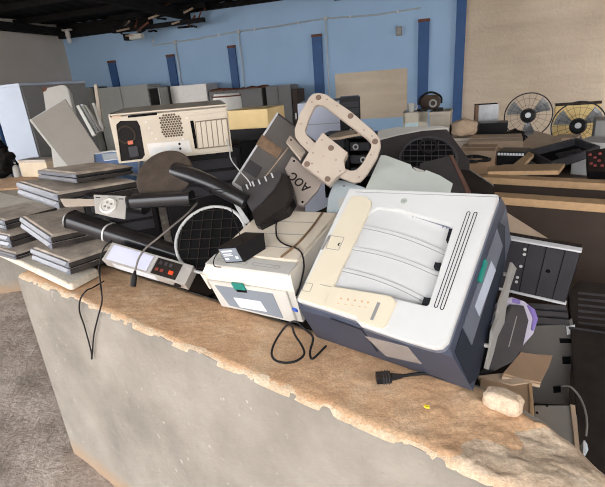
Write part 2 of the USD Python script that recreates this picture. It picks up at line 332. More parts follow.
# parapet
PU, PN = unit((.790, -.613, 0)), unit((.613, .790, 0)); P0 = .612
FP = Frame(PN*P0 + PU*0, PU, PN, (0, 0, 1))                          # x along the parapet, y into it, x = 0 near its broken right end
XL, XR = -1.985, .06
def thick(x): return np.interp(x, [-2, -.32, -.18, -.06, .06], [.255, .255, .245, .20, .10])
pw = thing('wall_front', 'low rendered concrete parapet with a dusty broken top in the foreground', None, FP, kind='structure')
xs = np.linspace(XL, XR, 180); V = []; zt = .938
jit = (meshkit.fbm(np.stack([xs*14, xs*0, xs*0], 1), 4, 5)-.5)*.016
endj = np.clip((xs+.1)/.16, 0, 1)
def ringpts(x, k):
    t = thick(x); j = jit[k]; return [(x, 0, -.05), (x, 0, zt-.012+j*.6), (x, .012+max(j, -.008), zt+j*.3), (x, t, zt), (x, t, -.05)]
V = np.array([ringpts(x, k) for k, x in enumerate(xs)]).reshape(-1, 3); n5 = 5; Fc = []
for i in range(len(xs)-1):
    for j in range(n5):
        k = (j+1) % n5; Fc += [[i*n5+j, (i+1)*n5+j, (i+1)*n5+k], [i*n5+j, (i+1)*n5+k, i*n5+k]]
for base, fl in ((0, 1), ((len(xs)-1)*n5, -1)):
    for j in range(1, n5-1): Fc.append([base, base+j, base+j+1][::fl])
part(pw, 'render_body', trimesh.Trimesh(V, np.array(Fc), process=False), M_conc)
gx, gy = np.linspace(XL+.004, XR-.004, 330), np.linspace(0, 1, 44)
def topz(X, Yf):
    T = thick(X); Yw = .004+Yf*(T-.004); P = np.stack([X, Yw, X*0], -1)
    rough = .005+.020*np.clip((X+.32)/.25, 0, 1)
    z = .944+(meshkit.fbm(P*16, 5, 11)-.4)*rough + (meshkit.fbm(P*75, 3, 4)-.5)*(.0025+.0025*np.clip((X+.32)/.25, 0, 1))
    edge = np.minimum(Yf*T/.02, 1)*np.minimum((1-Yf)*T/.02, 1); return .93+(z-.93)*np.clip(edge, 0, 1)**.5
g = grid(gx, gy, topz); Vg = g.vertices.copy(); X = Vg[:, 0]; Yf = Vg[:, 1]
ej = (meshkit.fbm(np.stack([X*22, X*0, X*0], 1), 4, 5)-.5)*.013
Vg[:, 1] = .004+Yf*(thick(X)-.004)+(1-Yf)*np.maximum(ej, -.002)+Yf*(meshkit.fbm(np.stack([X*12, X*0, X*0+4], 1), 4, 8)-.5)*.05*np.clip((X+.45)/.2, .15, 1)
fc = g.triangles.mean(1)[:, 0]; fy_ = g.triangles.mean(1)[:, 1]
lip = fy_ < .028+.05*meshkit.fbm(np.stack([fc*30, fc*0, fc*0], 1), 3, 2)**2*2
rub = (~lip) & (fc > -.15+.12*(fy_-.5)+.07*meshkit.noise(np.stack([fc*0, fy_*9, fc*0], 1), 3))
for nm, sel, mt in (('dusty_top', ~lip & ~rub, M_top), ('crumbled_edge', lip, M_lip), ('rubble_end', rub, M_rubble)):
    part(pw, nm, trimesh.Trimesh(Vg, g.faces[sel], process=False), mt, smooth=True)
# loose chunk standing up behind the broken end
c0 = FP.loc(atz(503, 403, .955)); ch = trimesh.creation.icosphere(3, 1.0); ch.vertices = np.sign(ch.vertices)*np.abs(ch.vertices)**.55
ch.vertices = ch.vertices*np.array([.036, .022, .026])*(0.85+.3*meshkit.fbm(ch.vertices*2.2+5, 4, 6))[:, None]
cz = thing('concrete_chunk', 'pale broken concrete chunk on the parapet end beside the cardboard box', 'rubble', Frame(FP.wor(c0), PU, PN, (0, 0, 1)))
part(cz, 'chunk', ch, M_rubble, smooth=True)

# second parapet across the gap and the slab bridging to it
o = np.array([-2.0, 3.735, 0])
pb = thing('wall_partition', 'second low concrete wall across the gap at the left edge', None, Frame(o, (1, 0, 0), (0, 1, 0), (0, 0, 1)), kind='structure')
part(pb, 'render_body', span((-6, 0, -.05), (.3, .6, .93)), M_conc)
part(pb, 'dusty_top', span((-6, 0, .93), (.3, .6, .948), .006), M_top)
sp = [(-.853, 1.473), (-1.372, 1.907), (-3.6, 3.63), (-3.3, 4.06), (-2.34, 3.44), (-1.76, 2.95), (-1.66, 2.86), (-1.63, 2.72), (-1.70, 2.58), (-.803, 1.60)]
sl = thing('cement_slab', 'pale cement counter slab bridging the parapet end under the grey cases', 'slab', WORLD)
part(sl, 'slab_plate', prism(rnd(Polygon(sp), .012), .951, .977, .005), M_slab)

# ------------------------------------------------------------------ the large white and navy laser printer
W1, D1, H1 = .3913, .3845, .1896
F1 = Frame.pose((.2391, .9842, 1.1469), (.6184, -.2492, -.6517)); t1 = H1/2
p1 = thing('laser_printer', 'large white laser printer with a navy body tilted on the parapet', 'printer', F1)
T1 = lambda pts, h=t1: F1.poly(pts, h)
cover_px = [(349, 188), (499, 194), (448, 341), (442, 347), (434, 348), (425, 346), (400, 338.5), (360, 325), (355, 319), (322, 308), (296, 300)]
cov = rnd(T1(cover_px), .006)
bin_px = [(367, 216), (377, 208), (400, 210), (446, 223), (453, 226), (428, 306), (391, 297), (329, 288)]
binp = rnd(T1(bin_px), .006)
b0 = np.array(cov.bounds)
# body: navy, lofted from the cover's outline down to the base on the parapet
top = [F1.l(x, y, t1-.027) for x, y in ((349, 190), (501, 197), (450, 348), (298, 302))]
mid = [F1.l(x, y, t1-.042) for x, y in ((349, 196), (506, 206), (453, 357), (299, 309))]
bot = [np.array([-.172, .165, -t1+.004]), F1.l(511, 240, -t1+.004), F1.l(473, 391, -t1+.004), F1.l(317, 337, -t1+.004)]
RS = Frame.pts(F1.wor(bot[2]), F1.wor(bot[1]), F1.wor(mid[2]))
mid[1] = F1.loc(RS.wor(RS.l(506, 206, 0)))
part(p1, 'upper_body', hull(top+mid), M_navy); part(p1, 'body', hull([p-[0, 0, .001] for p in mid]+bot), M_navy, 'navy blue plastic body')
part(p1, 'top_cover', prism(cov.difference(binp), t1-.012, t1, .003), M_white, 'white top cover with a recessed paper bin')
part(p1, 'cover_skirt', prism(cov.buffer(-.0015).difference(binp), t1-.030, t1-.012), mat('skirt_blue_grey', S(92, 100, 114), .4), 'blue grey skirt below the white cover')
# output bin: floor sloping into the cover, with raised ribs
bb = binp.bounds
def binz(x, y): s = (x-bb[0])/(bb[2]-bb[0]); return t1-.004-.018*s**1.3
gb = grid(np.linspace(bb[0]-.004, bb[2]+.004, 30), np.linspace(bb[1]-.004, bb[3]+.004, 16), lambda X, Y: binz(np.maximum(X, bb[0]), Y))
keep = [binp.buffer(.004).contains(Point(c[0], c[1])) for c in gb.triangles.mean(1)]
tray = part(p1, 'output_tray', trimesh.Trimesh(gb.vertices, gb.faces[keep], process=False), M_tray, 'pale sloping paper tray with long ribs', smooth=True)
def rib(pa, pb_, w=.0052):
    A, B = np.array(F1.xy(*pa, t1-.006)), np.array(F1.xy(*pb_, t1-.02)); n = unit(np.r_[-(B-A)[1], (B-A)[0], 0])[:2]
    P = []
    for t in np.linspace(0, 1, 14):
        q = A+(B-A)*t+n*.008*math.sin(math.pi*t); P.append(q)
    ln = LineString(P); o = ln.buffer(w, quad_segs=6); i = ln.buffer(w-.0011, quad_segs=6)
    def drape(poly, d):
        m = prism(poly, 0, .003); m = m.subdivide(); v = m.vertices; v[:, 2] += binz(np.maximum(v[:, 0], bb[0]), v[:, 1])-.0025+d; return m
    part(p1, 'tray_rib_outline', drape(o, .0008), M_groove); part(p1, 'tray_rib', drape(i, .0018), M_tray)
rib((364, 227), (452, 256)); rib((353, 248.5), (437, 274)); rib((343, 270), (425, 300))
for q in ([(449, 229), (455, 229), (451, 242), (446, 240)], [(435, 262), (441, 263), (439, 269), (433.5, 267)], [(424, 297), (431, 298), (427, 308), (421, 306)]):
    part(p1, 'tray_slot', prism(T1(q, t1-.008), t1-.024, t1-.008), M_cased, 'dark recess at the tray edge')
# cream flap along the left and its outlines
fl = rnd(T1([(352, 196), (366, 197), (372, 202), (371, 209), (324, 307), (298, 299)]), .007)
part(p1, 'side_flap', prism(fl, t1-.003, t1+.0025, .0012), M_cream, 'cream panel along the left of the cover')
def outline(px, w=.0011, h=t1, r=.002):
    P = rnd(F1.poly(px, h), r); return P.difference(P.buffer(-w))
part(p1, 'flap_mark', prism(outline([(331, 236), (345, 238), (339, 251), (326, 249)]), t1+.002, t1+.0031), M_groove)
part(p1, 'flap_mark', prism(outline([(305, 283), (314, 284), (310, 293), (302, 291)], r=.004), t1+.002, t1+.0031), M_groove)
part(p1, 'flap_slot', prism(T1([(329, 236), (331, 236), (323, 250), (321, 250)]), t1+.0015, t1+.0032), M_groove)
cq = F1.xy(340, 245, t1); part(p1, 'flap_button', prism(Point(cq).buffer(.0048).difference(Point(cq[0]+.0025, cq[1]).buffer(.004)), t1+.002, t1+.0033), M_cased)
part(p1, 'seam', prism(LineString([F1.xy(321, 285, t1), F1.xy(332, 287.5, t1)]).buffer(.0006), t1, t1+.0031), M_groove)
part(p1, 'seam', prism(LineString([F1.xy(356, 192, t1), F1.xy(497, 197, t1)]).buffer(.0006), t1-.001, t1+.0004), M_groove)
# vents
for (ax, ay), (bx, by) in (((468.5, 213), (436, 306)), ((475.5, 213.5), (442, 308))):
    A, B = F1.xy(ax, ay, t1), F1.xy(bx, by, t1); u = LineString([A, B]).buffer(.0042, quad_segs=6)
    part(p1, 'vent_slot', prism(u.difference(u.buffer(-.0017)), t1-.002, t1+.0005), M_cased, 'long dark vent slot')
# emblem: a small grey-green roundel
eq = np.array(F1.xy(404, 201, t1))
part(p1, 'emblem', prism(Point(eq).buffer(.0085), t1, t1+.0008), mat('emblem_grey_green', S(150, 158, 148), .5), 'small grey green round maker emblem')
tm = meshkit.text_mesh('hp', .0075, .0006, True); tm.apply_translation((-tm.bounds[:, 0].mean(), -tm.bounds[:, 1].mean(), 0)); part(p1, 'emblem_letters', mv(tm, rz(0), (eq[0], eq[1], t1+.0006)), M_grey)
# control panel
cp = rnd(T1([(333, 287), (392, 297), (397, 303), (387, 325), (382, 329), (360, 322), (357, 317), (324, 307)]), .005)
cpo = part(p1, 'control_panel', prism(cp, t1-.004, t1+.006, .002), M_cream, 'cream control panel with status lights and one slot')
part(p1, 'panel_slot', prism(T1([(377.5, 302), (380.5, 303), (373, 320.5), (370, 319.5)], t1+.006), t1+.004, t1+.0066), M_groove, 'dark slot')
M_or = mat('status_mark_ochre', S(190, 140, 96), .6)
for k, (x, y) in enumerate([(341, 298.5), (348, 299.5), (355, 300.5), (362, 301.5), (368, 302.5)]):
    q = F1.xy(x, y, t1+.006); part(p1, 'status_mark', prism(Point(q).buffer(.0026).difference(Point(q).buffer(.0014)) if k % 2 else Point(q).buffer(.0022), t1+.005, t1+.0066), M_or)
    q = F1.xy(x-2.6, y+4.8, t1+.006); part(p1, 'status_mark', prism(LineString([(q[0]-.002, q[1]), (q[0]+.002, q[1])]).buffer(.0007), t1+.005, t1+.0066), M_or)
# front: lower panel, brownish translucent window, blue tab
FR = Frame.pts(F1.wor(bot[3]), F1.wor(bot[2]), F1.wor(mid[3]))
part(p1, 'front_window', mv(prism(FR.poly([(365, 336), (408, 347), (422, 364), (386, 356)], .001), 0, .0018, .0006), F1.A.T @ FR.A, F1.loc(FR.o)), mat('smoked_window', S(136, 128, 122), .25, spot=.3, spotcol=S(168, 142, 112), spotscale=40), 'brownish smoked paper window in the front')
part(p1, 'front_seam', mv(prism(FR.poly([(330, 318), (362, 329), (378, 351), (377, 352), (361, 330), (330, 319)], .001), 0, .0012), F1.A.T @ FR.A, F1.loc(FR.o)), M_navyd)
q = F1.l(301, 307, t1-.014); part(p1, 'blue_tab', box((-.192, -.19, t1-.024), (.012, .006, .012), .001), mat('bright_blue_tab', S(58, 88, 170), .4), 'small bright blue tab')
# right-hand side: dark recess panel, teal latch, label
pr = lambda pts, a, b, bv=0: mv(prism(RS.poly(pts, .001), a, b, bv), F1.A.T @ RS.A, F1.loc(RS.o))
part(p1, 'side_cover', pr([(494, 218), (505, 226), (505, 262), (478, 378), (470, 384), (455, 352)], 0, .0016, .0006), M_navyd, 'navy side cover, its shade put into a darker navy')  # darker navy paints the shade on the side facing away from the daylight
part(p1, 'side_recess', pr([(496, 228), (502, 246), (471, 345), (462, 327)], .001, .0034, .0008), mat('recess_blue_grey', S(84, 88, 98), .5), 'blue grey recessed side panel')
part(p1, 'side_latch', pr([(482, 259), (485, 262), (478.5, 283), (475.5, 280.5)], .003, .008, .001), M_teal, 'teal green release latch')
part(p1, 'side_label', pr([(490, 261), (494.5, 270), (478, 316), (473.5, 306)], .0032, .0042), M_labels, 'white printed label')
# silver hinge bracket standing off the right side
br = [(505, 262), (509.5, 268), (503, 287), (499, 306), (497, 322), (490, 336), (486, 352), (481, 368), (478.5, 367), (483, 348), (485, 330), (490, 318), (493, 300), (499, 284)]
part(p1, 'hinge_bracket', pr(br, .012, .018, .001), M_grey, 'bent silver metal bracket along the right side')
for x, y in ((504, 274), (495, 313), (484, 345)):
    q = RS.l(x, y, 0); q = F1.loc(RS.wor(q)); z = F1.A.T @ RS.A[:, 2]; part(p1, 'bracket_stud', cyl(q, q+z*.015, .005), M_steel)

# ------------------------------------------------------------------ the second, beige printer
W2, D2, H2 = .3333, .3479, .1688
F2 = Frame.pose((-.0716, 1.298, 1.0791), (.2347, -.1322, -.5774)); t2 = H2/2
p2 = thing('laser_printer', 'smaller dusty beige printer with grey front panel, left of the navy bodied one', 'printer', F2)
T2 = lambda pts, h=t2: F2.poly(pts, h)
hw, hd = W2/2, D2/2
part(p2, 'body', [hull([(-hw+.012, -hd+.006, -t2+.004), (hw-.012, -hd+.006, -t2+.004), (hw-.012, hd, -t2+.004), (-hw+.012, hd, -t2+.004), (-hw+.004, -hd+.004, t2-.05), (hw-.004, -hd+.004, t2-.05), (hw-.004, hd, t2-.05), (-hw+.004, hd, t2-.05)])], M_offw)
part(p2, 'upper_shell', hull([(x, y, z) for x in (-hw, hw) for y in (-hd+.001, hd) for z in (t2-.049, t2-.028)]+[(x, y, t2-.004) for x in (-hw+.012, hw-.012) for y in (-hd+.02, hd-.012)]), M_beigeold, 'dusty beige upper shell')
tp = Polygon([(-hw+.02, -hd+.07), (hw-.02, -hd+.07), (hw-.02, hd-.02), (-hw+.02, hd-.02)])
part(p2, 'top_cover', prism(rnd(tp, .01), t2-.006, t2+.003, .002), M_beigeold, 'dusty beige top cover')
for k in range(3):
    y = -hd+.115+.07*k; part(p2, 'cover_line', prism(LineString([(-hw+.05, y), (hw-.06, y+.01)]).buffer(.0009), t2, t2+.0036), M_groove)
part(p2, 'front_strip', prism(rnd(Polygon([(-hw+.014, -hd+.012), (hw-.014, -hd+.012), (hw-.014, -hd+.064), (-hw+.014, -hd+.064)]), .004), t2-.008, t2+.0005, .001), M_offw, 'pale strip along the front of the top')
for x0, x1 in ((-hw+.05, -.01), (.02, hw-.06)):
    u = LineString([(x0, -hd+.038), (x1, -hd+.036)]).buffer(.006, quad_segs=5); part(p2, 'strip_groove', prism(u.difference(u.buffer(-.0009)), t2-.002, t2+.0011), M_groove)
FF = Frame(F2.wor((0, -hd+.004, 0)), F2.A[:, 0], F2.A[:, 2], -F2.A[:, 1])
pf = lambda pts, a, b, bv=0: mv(prism(rnd(FF.poly(pts, .004), .002), a, b, bv), F2.A.T @ FF.A, F2.loc(FF.o))
part(p2, 'front_door', pf([(208, 280), (286, 291), (297, 323), (226, 306)], -.002, .006, .002), M_offw, 'off white front door')
part(p2, 'door_panel', pf([(215, 284.5), (273, 293), (284, 318), (230, 305)], .003, .0074, .001), M_labelg, 'grey inset panel of the door')
part(p2, 'latch', pf([(232, 281.5), (243, 282.5), (247, 289), (236, 288)], .006, .0115, .001), M_teal, 'teal green door latch')
part(p2, 'latch_gap', pf([(236, 288), (247, 289), (248, 292), (238, 291)], .006, .0082), M_dark)
part(p2, 'door_label', pf([(234, 296.5), (261, 300.5), (268, 311), (241, 306.5)], .007, .0082), M_label, 'white printed label')
part(p2, 'corner_flap', hull([(-hw-.006, -hd-.004, t2-.03), (-hw+.012, -hd-.006, t2-.03), (-hw+.012, -hd-.006, t2-.085), (-hw+.002, -hd-.003, t2-.085), (-hw-.006, -hd+.03, t2-.03), (-hw+.012, -hd+.03, t2-.085)]), M_beigeold)
part(p2, 'side_port', box((hw+.0, -hd+.05, -.02), (.006, .02, .022), .001), M_dark)
pt = [F2.l(x, y, t2+.006) for x, y in ((281, 257), (290, 250), (300, 241), (312, 227), (322, 213))]
part(p2, 'tape_strip', tube(curve(pt, 5), .0035, 6), mat('brown_tape', S(122, 96, 70), .6), 'brown ridge across the top cover')

# ------------------------------------------------------------------ flat grey electronics cases stacked on the slab
def flat_case(label, dims, o, rv, group=None, extra=None, squash=1.0):
    w, d, h = dims; f = Frame.pose(o, rv); t = thing('flat_electronics_case', label, 'electronics case', f, group)
    def shell(z0, z1, ins): return [(a*(w/2-ins), b*(d/2-ins), z) for a in (-1, 1) for b in (-1, 1) for z in (z0, z1)]
    h2 = h/2
    part(t, 'lower_shell', hull(shell(-h2+.004, -.004, 0)+shell(-h2, -.004, .006)), M_caseb)
    part(t, 'groove_band', hull(shell(-.005, .005, .005)), M_cased, 'dark groove between the two shells')
    part(t, 'upper_shell', hull(shell(.004, h2-.007, 0)+shell(.004, h2, .012)), M_caseb)
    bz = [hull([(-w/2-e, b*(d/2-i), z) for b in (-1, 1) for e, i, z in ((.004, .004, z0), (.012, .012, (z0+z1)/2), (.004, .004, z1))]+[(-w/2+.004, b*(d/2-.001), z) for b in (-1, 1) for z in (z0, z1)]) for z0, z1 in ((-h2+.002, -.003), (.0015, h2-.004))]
    part(t, 'front_bezel', bz, M_case_lit, 'two tier left face, light on it painted as a pale blue grey')  # left face coloured paler than the shells to imitate light from the left
    for b in (-1, 1):
        for a in (-1, 1): part(t, 'foot', cyl((a*(w/2-.03), b*(d/2-.03), -h2-.003), (a*(w/2-.03), b*(d/2-.03), -h2+.002), .008, n=10), M_dark)
    for k in range(0): part(t, 'rear_vent', box((w/2-.06-.02*k, -d/2, .55*h2-.004), (.012, .003, .004)), M_dark)
    if extra: extra(t, w, d, h)
    return t, f
G = None
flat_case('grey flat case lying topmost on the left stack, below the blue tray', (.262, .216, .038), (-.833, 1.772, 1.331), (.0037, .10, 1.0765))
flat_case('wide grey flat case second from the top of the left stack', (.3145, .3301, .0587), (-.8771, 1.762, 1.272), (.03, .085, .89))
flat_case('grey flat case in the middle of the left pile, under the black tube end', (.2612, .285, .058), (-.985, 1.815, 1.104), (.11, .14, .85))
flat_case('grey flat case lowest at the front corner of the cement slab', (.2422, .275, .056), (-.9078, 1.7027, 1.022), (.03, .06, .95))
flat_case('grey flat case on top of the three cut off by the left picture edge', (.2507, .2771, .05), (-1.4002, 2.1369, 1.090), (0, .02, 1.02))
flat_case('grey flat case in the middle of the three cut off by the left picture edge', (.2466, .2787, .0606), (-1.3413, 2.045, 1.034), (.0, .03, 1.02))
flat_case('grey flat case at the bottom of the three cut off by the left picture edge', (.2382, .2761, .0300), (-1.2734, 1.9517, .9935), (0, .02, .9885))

# ------------------------------------------------------------------ beige desktop computer, rear side towards the camera
WP, DP, HP = .4145, .418, .1745
F3 = Frame.pose((-.4823, 1.8665, 1.4648), (.0192, -.001, .2013))
pc = thing('computer_case', 'beige steel computer case lying flat, rear panel with fan grille and slots', 'computer', F3)
FB = Frame(F3.wor((0, -DP/2, 0)), F3.A[:, 0], F3.A[:, 2], -F3.A[:, 1]); Ab, ob = F3.A.T @ FB.A, F3.loc(FB.o)
q3 = lambda poly, a, b, bv=0: mv(prism(poly, a, b, bv), Ab, ob)
B3 = lambda pts, h=0: FB.poly(pts, h)
hx, hy, hz = WP/2, DP/2, HP/2
part(pc, 'chassis', box((0, .012, 0), (WP-.008, DP-.024, HP-.008)), M_steelw)
part(pc, 'top_cover', [box((0, .002, hz-.004), (WP, DP, .006), .001), box((-hx+.003, .002, 0), (.006, DP, HP), .001)], M_steelw, 'pale side cover')
part(pc, 'side_cover', [box((0, .002, -hz+.003), (WP, DP, .005), .001), box((hx-.003, .002, 0), (.005, DP, HP), .001)], M_steelw)
psu = B3([(116, 125), (120, 121), (137, 120.5), (140, 126), (145, 155), (142, 159), (121, 161.5)])
grl = Point(FB.xy(171, 126)); gx0, gy0 = FB.xy(158, 115.5); gx1, gy1 = FB.xy(184, 137); gp = rnd(Polygon([(gx0, gy1), (gx1, gy1), (gx1, gy0), (gx0, gy0)]), .02, 0)
full = Polygon([(-hx+.006, -hz+.006), (hx-.006, -hz+.006), (hx-.006, hz-.012), (-hx+.006, hz-.012)])
slot = Polygon([FB.xy(190, 121), FB.xy(193.5, 120.5), FB.xy(198, 148.5), FB.xy(195, 149)])
holes = []
r_ = .0042
ny = 0; yy = gy1
while yy < gy0:
    xx = gx0+(ny % 2)*.0047
    while xx < gx1:
        if gp.buffer(-.001).contains(Point(xx, yy)): holes.append(Point(xx, yy).buffer(r_, quad_segs=2))
        xx += .0094
    yy += .0082; ny += 1
from shapely.ops import unary_union
back = full.difference(psu).difference(slot).difference(unary_union(holes))
part(pc, 'rear_plate', q3(back, -.004, 0), M_steelw, 'pale rear plate with punched fan grille')
part(pc, 'fan', q3(gp.buffer(.004), -.010, -.006), mat('grille_dark_brown', S(84, 70, 50), .7), 'dark fan behind the punched grille')
part(pc, 'rear_gap', q3(slot, -.012, -.008), M_dark)
pb3 = part(pc, 'power_supply', q3(psu, -.02, -.006, .001), mat('power_supply_brown_black', S(22, 19, 17), .6, var=.25, scale=30), 'black power supply with its outlet')
part(pb3, 'fan_ring', q3(Point(FB.xy(126, 135)).buffer(.032).difference(Point(FB.xy(126, 135)).buffer(.027)), -.008, -.003), mat('brown_fan_ring', S(52, 43, 32), .6))
part(pb3, 'outlet', q3(rnd(B3([(128, 147), (137, 146), (139, 156), (130, 157.5)]), .003), -.008, .001), M_char)
part(pb3, 'rocker_switch', q3(B3([(127.5, 141), (132.5, 140.3), (133.2, 144), (128.3, 144.7)]), -.008, .0015), mat('dull_orange_switch', S(170, 82, 52), .5), 'orange red power switch')
part(pc, 'rear_label_gap', q3(B3([(128, 115.5), (157, 112.5), (157, 114.8), (128, 117.8)]), -.001, .0012), M_dark)
part(pc, 'rear_label_gap', q3(B3([(112, 116.4), (121, 115.4), (121, 117.6), (112, 118.6)]), -.001, .0012), M_cardd)
io = part(pc, 'port_panel', q3(B3([(147, 143.5), (189, 140), (192, 152), (150, 156)]), -.002, .002), M_steel, 'port panel')
for x, y, w in ((152, 147.5, 4), (158, 147, 4), (166, 146, 5), (174, 145.5, 4)):
    part(io, 'port', q3(B3([(x, y), (x+w, y-.4), (x+w+.6, y+4.5), (x+.6, y+5)]), .0, .003), M_greyl)
for x, y in ((179.5, 143.8), (180.3, 148.5)): part(io, 'audio_jack', q3(Point(FB.xy(x, y)).buffer(.0045), .0, .003), M_black)
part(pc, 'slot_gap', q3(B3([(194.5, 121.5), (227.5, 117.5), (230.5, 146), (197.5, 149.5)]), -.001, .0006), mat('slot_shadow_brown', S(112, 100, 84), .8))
xa, xb = 195.5, 227
for k in range(6):
    x0 = xa+(xb-xa)*k/6; x1 = xa+(xb-xa)*(k+.86)/6
    s = part(pc, 'slot_cover', q3(rnd(B3([(x0, 122.5-.1*(x0-xa)), (x1, 122.2-.1*(x1-xa)), (x1+2.9, 147.7-.1*(x1-xa)), (x0+2.9, 148-.1*(x0-xa))]), .001), -.002, .0045, .001), M_steelw)
    part(s, 'slot_hole', q3(Point(FB.xy((x0+x1)/2+1.2, 134-.1*(x0-xa))).buffer(.0016), .003, .0041), M_grey)
part(pc, 'slot_rail', q3(B3([(189, 116), (226.5, 111), (227, 116.5), (190, 120)]), -.001, .006, .002), M_steelw)
for x, y in ((146, 122), (149, 128), (152, 133), (156, 139), (183, 139), (187, 118)):
    part(pc, 'screw', q3(Point(FB.xy(x, y)).buffer(.0025), 0, .002), M_silver)

# ------------------------------------------------------------------ things traced on their own planes
def slab_thing(name, label, cat, a, b, c, px, th, m, pname='plate', r=.004, bev=.001, group=None, plabel=None):
    f = Frame.px(a, b, c); t = thing(name, label, cat, f, group); P = f.poly(px); P = rnd(P, r) if r else P
    part(t, pname, prism(P, -th, 0, bev), m, plabel); return t, f

# black monitor foot: a disc with its neck
f = Frame.px((136, 176, 1.53), (190, 172, 1.50), (163, 148, 1.56)); t = thing('monitor_stand', 'black monitor stand with a round disc foot and a thick neck leading right', 'monitor stand', f)
c = f.xy(164, 175); part(t, 'disc_foot', mv(lathe([(0, -.012), (.096, -.012), (.102, -.008), (.102, -.003), (.098, 0), (0, 0)], 64), None, (c[0], c[1], 0)), mat('stand_disc', S(50, 44, 41), .55, dust=.2, var=.25, scale=14))
n0, n1, n2 = f.loc(at(176, 171, 1.535)), f.loc(at(205, 181, 1.47)), f.loc(at(246, 202, 1.44))
part(t, 'neck', tube(curve([n0, n1, n2], 8), np.linspace(.031, .024, 17), 28), M_gloss, 'glossy black neck', smooth=50)
part(t, 'neck_ring', tube([n1+(n2-n1)*.24, n1+(n2-n1)*.27], [.0285, .0282], 28), M_blackm)
# horizontal black arm
def arm(label, a, b, r, ring=None, flat=.8, capm=None):
    A, B = at(*a), at(*b); f = Frame.pts(A, B, A+np.array([0, 0, 1.0])); L = np.linalg.norm(B-A); t = thing('black_tube', label, 'monitor arm', f)
    n = 18; ang = np.linspace(0, 2*np.pi, n, endpoint=False); pr_ = Polygon([(r*np.sign(math.cos(x))*abs(math.cos(x))**.7, r*flat*np.sign(math.sin(x))*abs(math.sin(x))**.7) for x in ang])
    M = np.array([[0, 0, 1.0], [0, 1, 0], [-1, 0, 0]]); m = mv(prism(pr_, 0, L), M); part(t, 'tube', m, M_gloss, smooth=40)
    part(t, 'end_cap', mv(prism(pr_.buffer(-.003), -.006, .001, .002), M), capm or M_char, 'grey end cap'); part(t, 'end_rim', mv(prism(pr_.buffer(.0012), 0, .008), M), M_blackm)
    if ring is not None: part(t, 'cable_clip', mv(prism(pr_.buffer(.0022), ring*L, ring*L+.006), M), M_greyl, 'pale cable clip ring', smooth=40)
    return t
arm('long black monitor arm slanting over the grey cases with a pale clip ring', (71, 219, 1.58), (186, 258, 1.53), .038, .33, capm=M_greyl)
arm('short black monitor arm lying level under the disc foot', (131, 201, 1.47), (192, 198, 1.44), .030)
arm('black monitor arm mostly hidden behind the white bracket', (84, 196, 1.66), (146, 208, 1.60), .028)
# pale bracket with a round white pivot, beige strip beside it
t, f = slab_thing('hinge_bracket', 'small pale metal bracket with a round white pivot', 'bracket', (93, 194, 1.50), (127, 196, 1.48), (96, 214, 1.47), [(93.5, 194.5), (126.5, 196), (125, 219), (112, 217), (95, 213)], .003, M_steel, r=.002)
c = f.xy(109, 206); part(t, 'pivot_disc', mv(lathe([(0, 0), (.03, 0), (.03, .006), (.024, .010), (.022, .006), (0, .006)], 32), None, (c[0], c[1], 0)), M_offw, 'round white pivot')
for k in range(4):
    a = k*math.pi/2+.5; part(t, 'screw', cyl((c[0]+.011*math.cos(a), c[1]+.011*math.sin(a), .005), (c[0]+.011*math.cos(a), c[1]+.011*math.sin(a), .009), .004, n=10), M_grey)
for x, y in ((98, 197.5), (121, 199)): part(t, 'slot', prism(LineString([f.xy(x-2, y), f.xy(x+2, y)]).buffer(.0015), -.002, .0006), M_dark)
t, f = slab_thing('beige_strip', 'narrow beige plastic strip left of the pale bracket', 'strip', (59, 199, 1.56), (98, 200, 1.52), (64, 205, 1.54), [(59.5, 198.5), (98, 199), (94, 205), (64, 206)], .006, M_beige, r=.001)
# round stand foot with a grid of ribs, silver rim
def ribbed_foot(label, a, b, c, cen, R, rim, ribs=7, ring=.0, inner=True):
    f = Frame.px(a, b, c); t = thing('round_monitor_foot', label, 'monitor stand', f); c = f.xy(*cen)
    part(t, 'base_plate', mv(lathe([(0, -.016), (R*.96, -.016), (R, -.010), (R, -.006), (R*.95, -.006), (0, -.008)], 64), None, (c[0], c[1], 0)), M_dark)
    part(t, 'rim', ringm((c[0], c[1], -.004), R*.985, .0055, 64, 8), rim, smooth=50)
    for k in range(ribs):
        for ax in (0, 1):
            s = -R+2*R*(k+.5)/ribs; hl = math.sqrt(max(R*R*.93-s*s, 0))
            if hl < .01: continue
            part(t, 'rib', box((c[0]+(s if ax else 0), c[1]+(0 if ax else s), -.004), ((.0022, 2*hl, .005) if ax else (2*hl, .0022, .005))), M_char if ring else M_blackm)
    if ring: part(t, 'boss_ring', ringm((c[0], c[1]+ring, -.001), R*.3, .005, 32, 8), M_black, smooth=50)
    return t, f, c
t, f, c = ribbed_foot('round black ribbed monitor foot with a silver rim left of the beige printer', (172, 238, 1.50), (246, 234, 1.46), (208, 200, 1.54), (210, 238), .124, M_greyl)
hp = [(231, 199), (236, 201), (250, 222), (245, 224)]; part(t, 'rim_clasp', prism(rnd(f.poly(hp), .003), -.004, .006, .001), M_greyl, 'pale clasp on the rim')
ribbed_foot('round dark ribbed monitor foot standing upright behind the pale green cover', (401, 158, 1.95), (455, 158, 1.90), (428, 131, 1.99), (428, 158), .121, M_char, 8, .068)

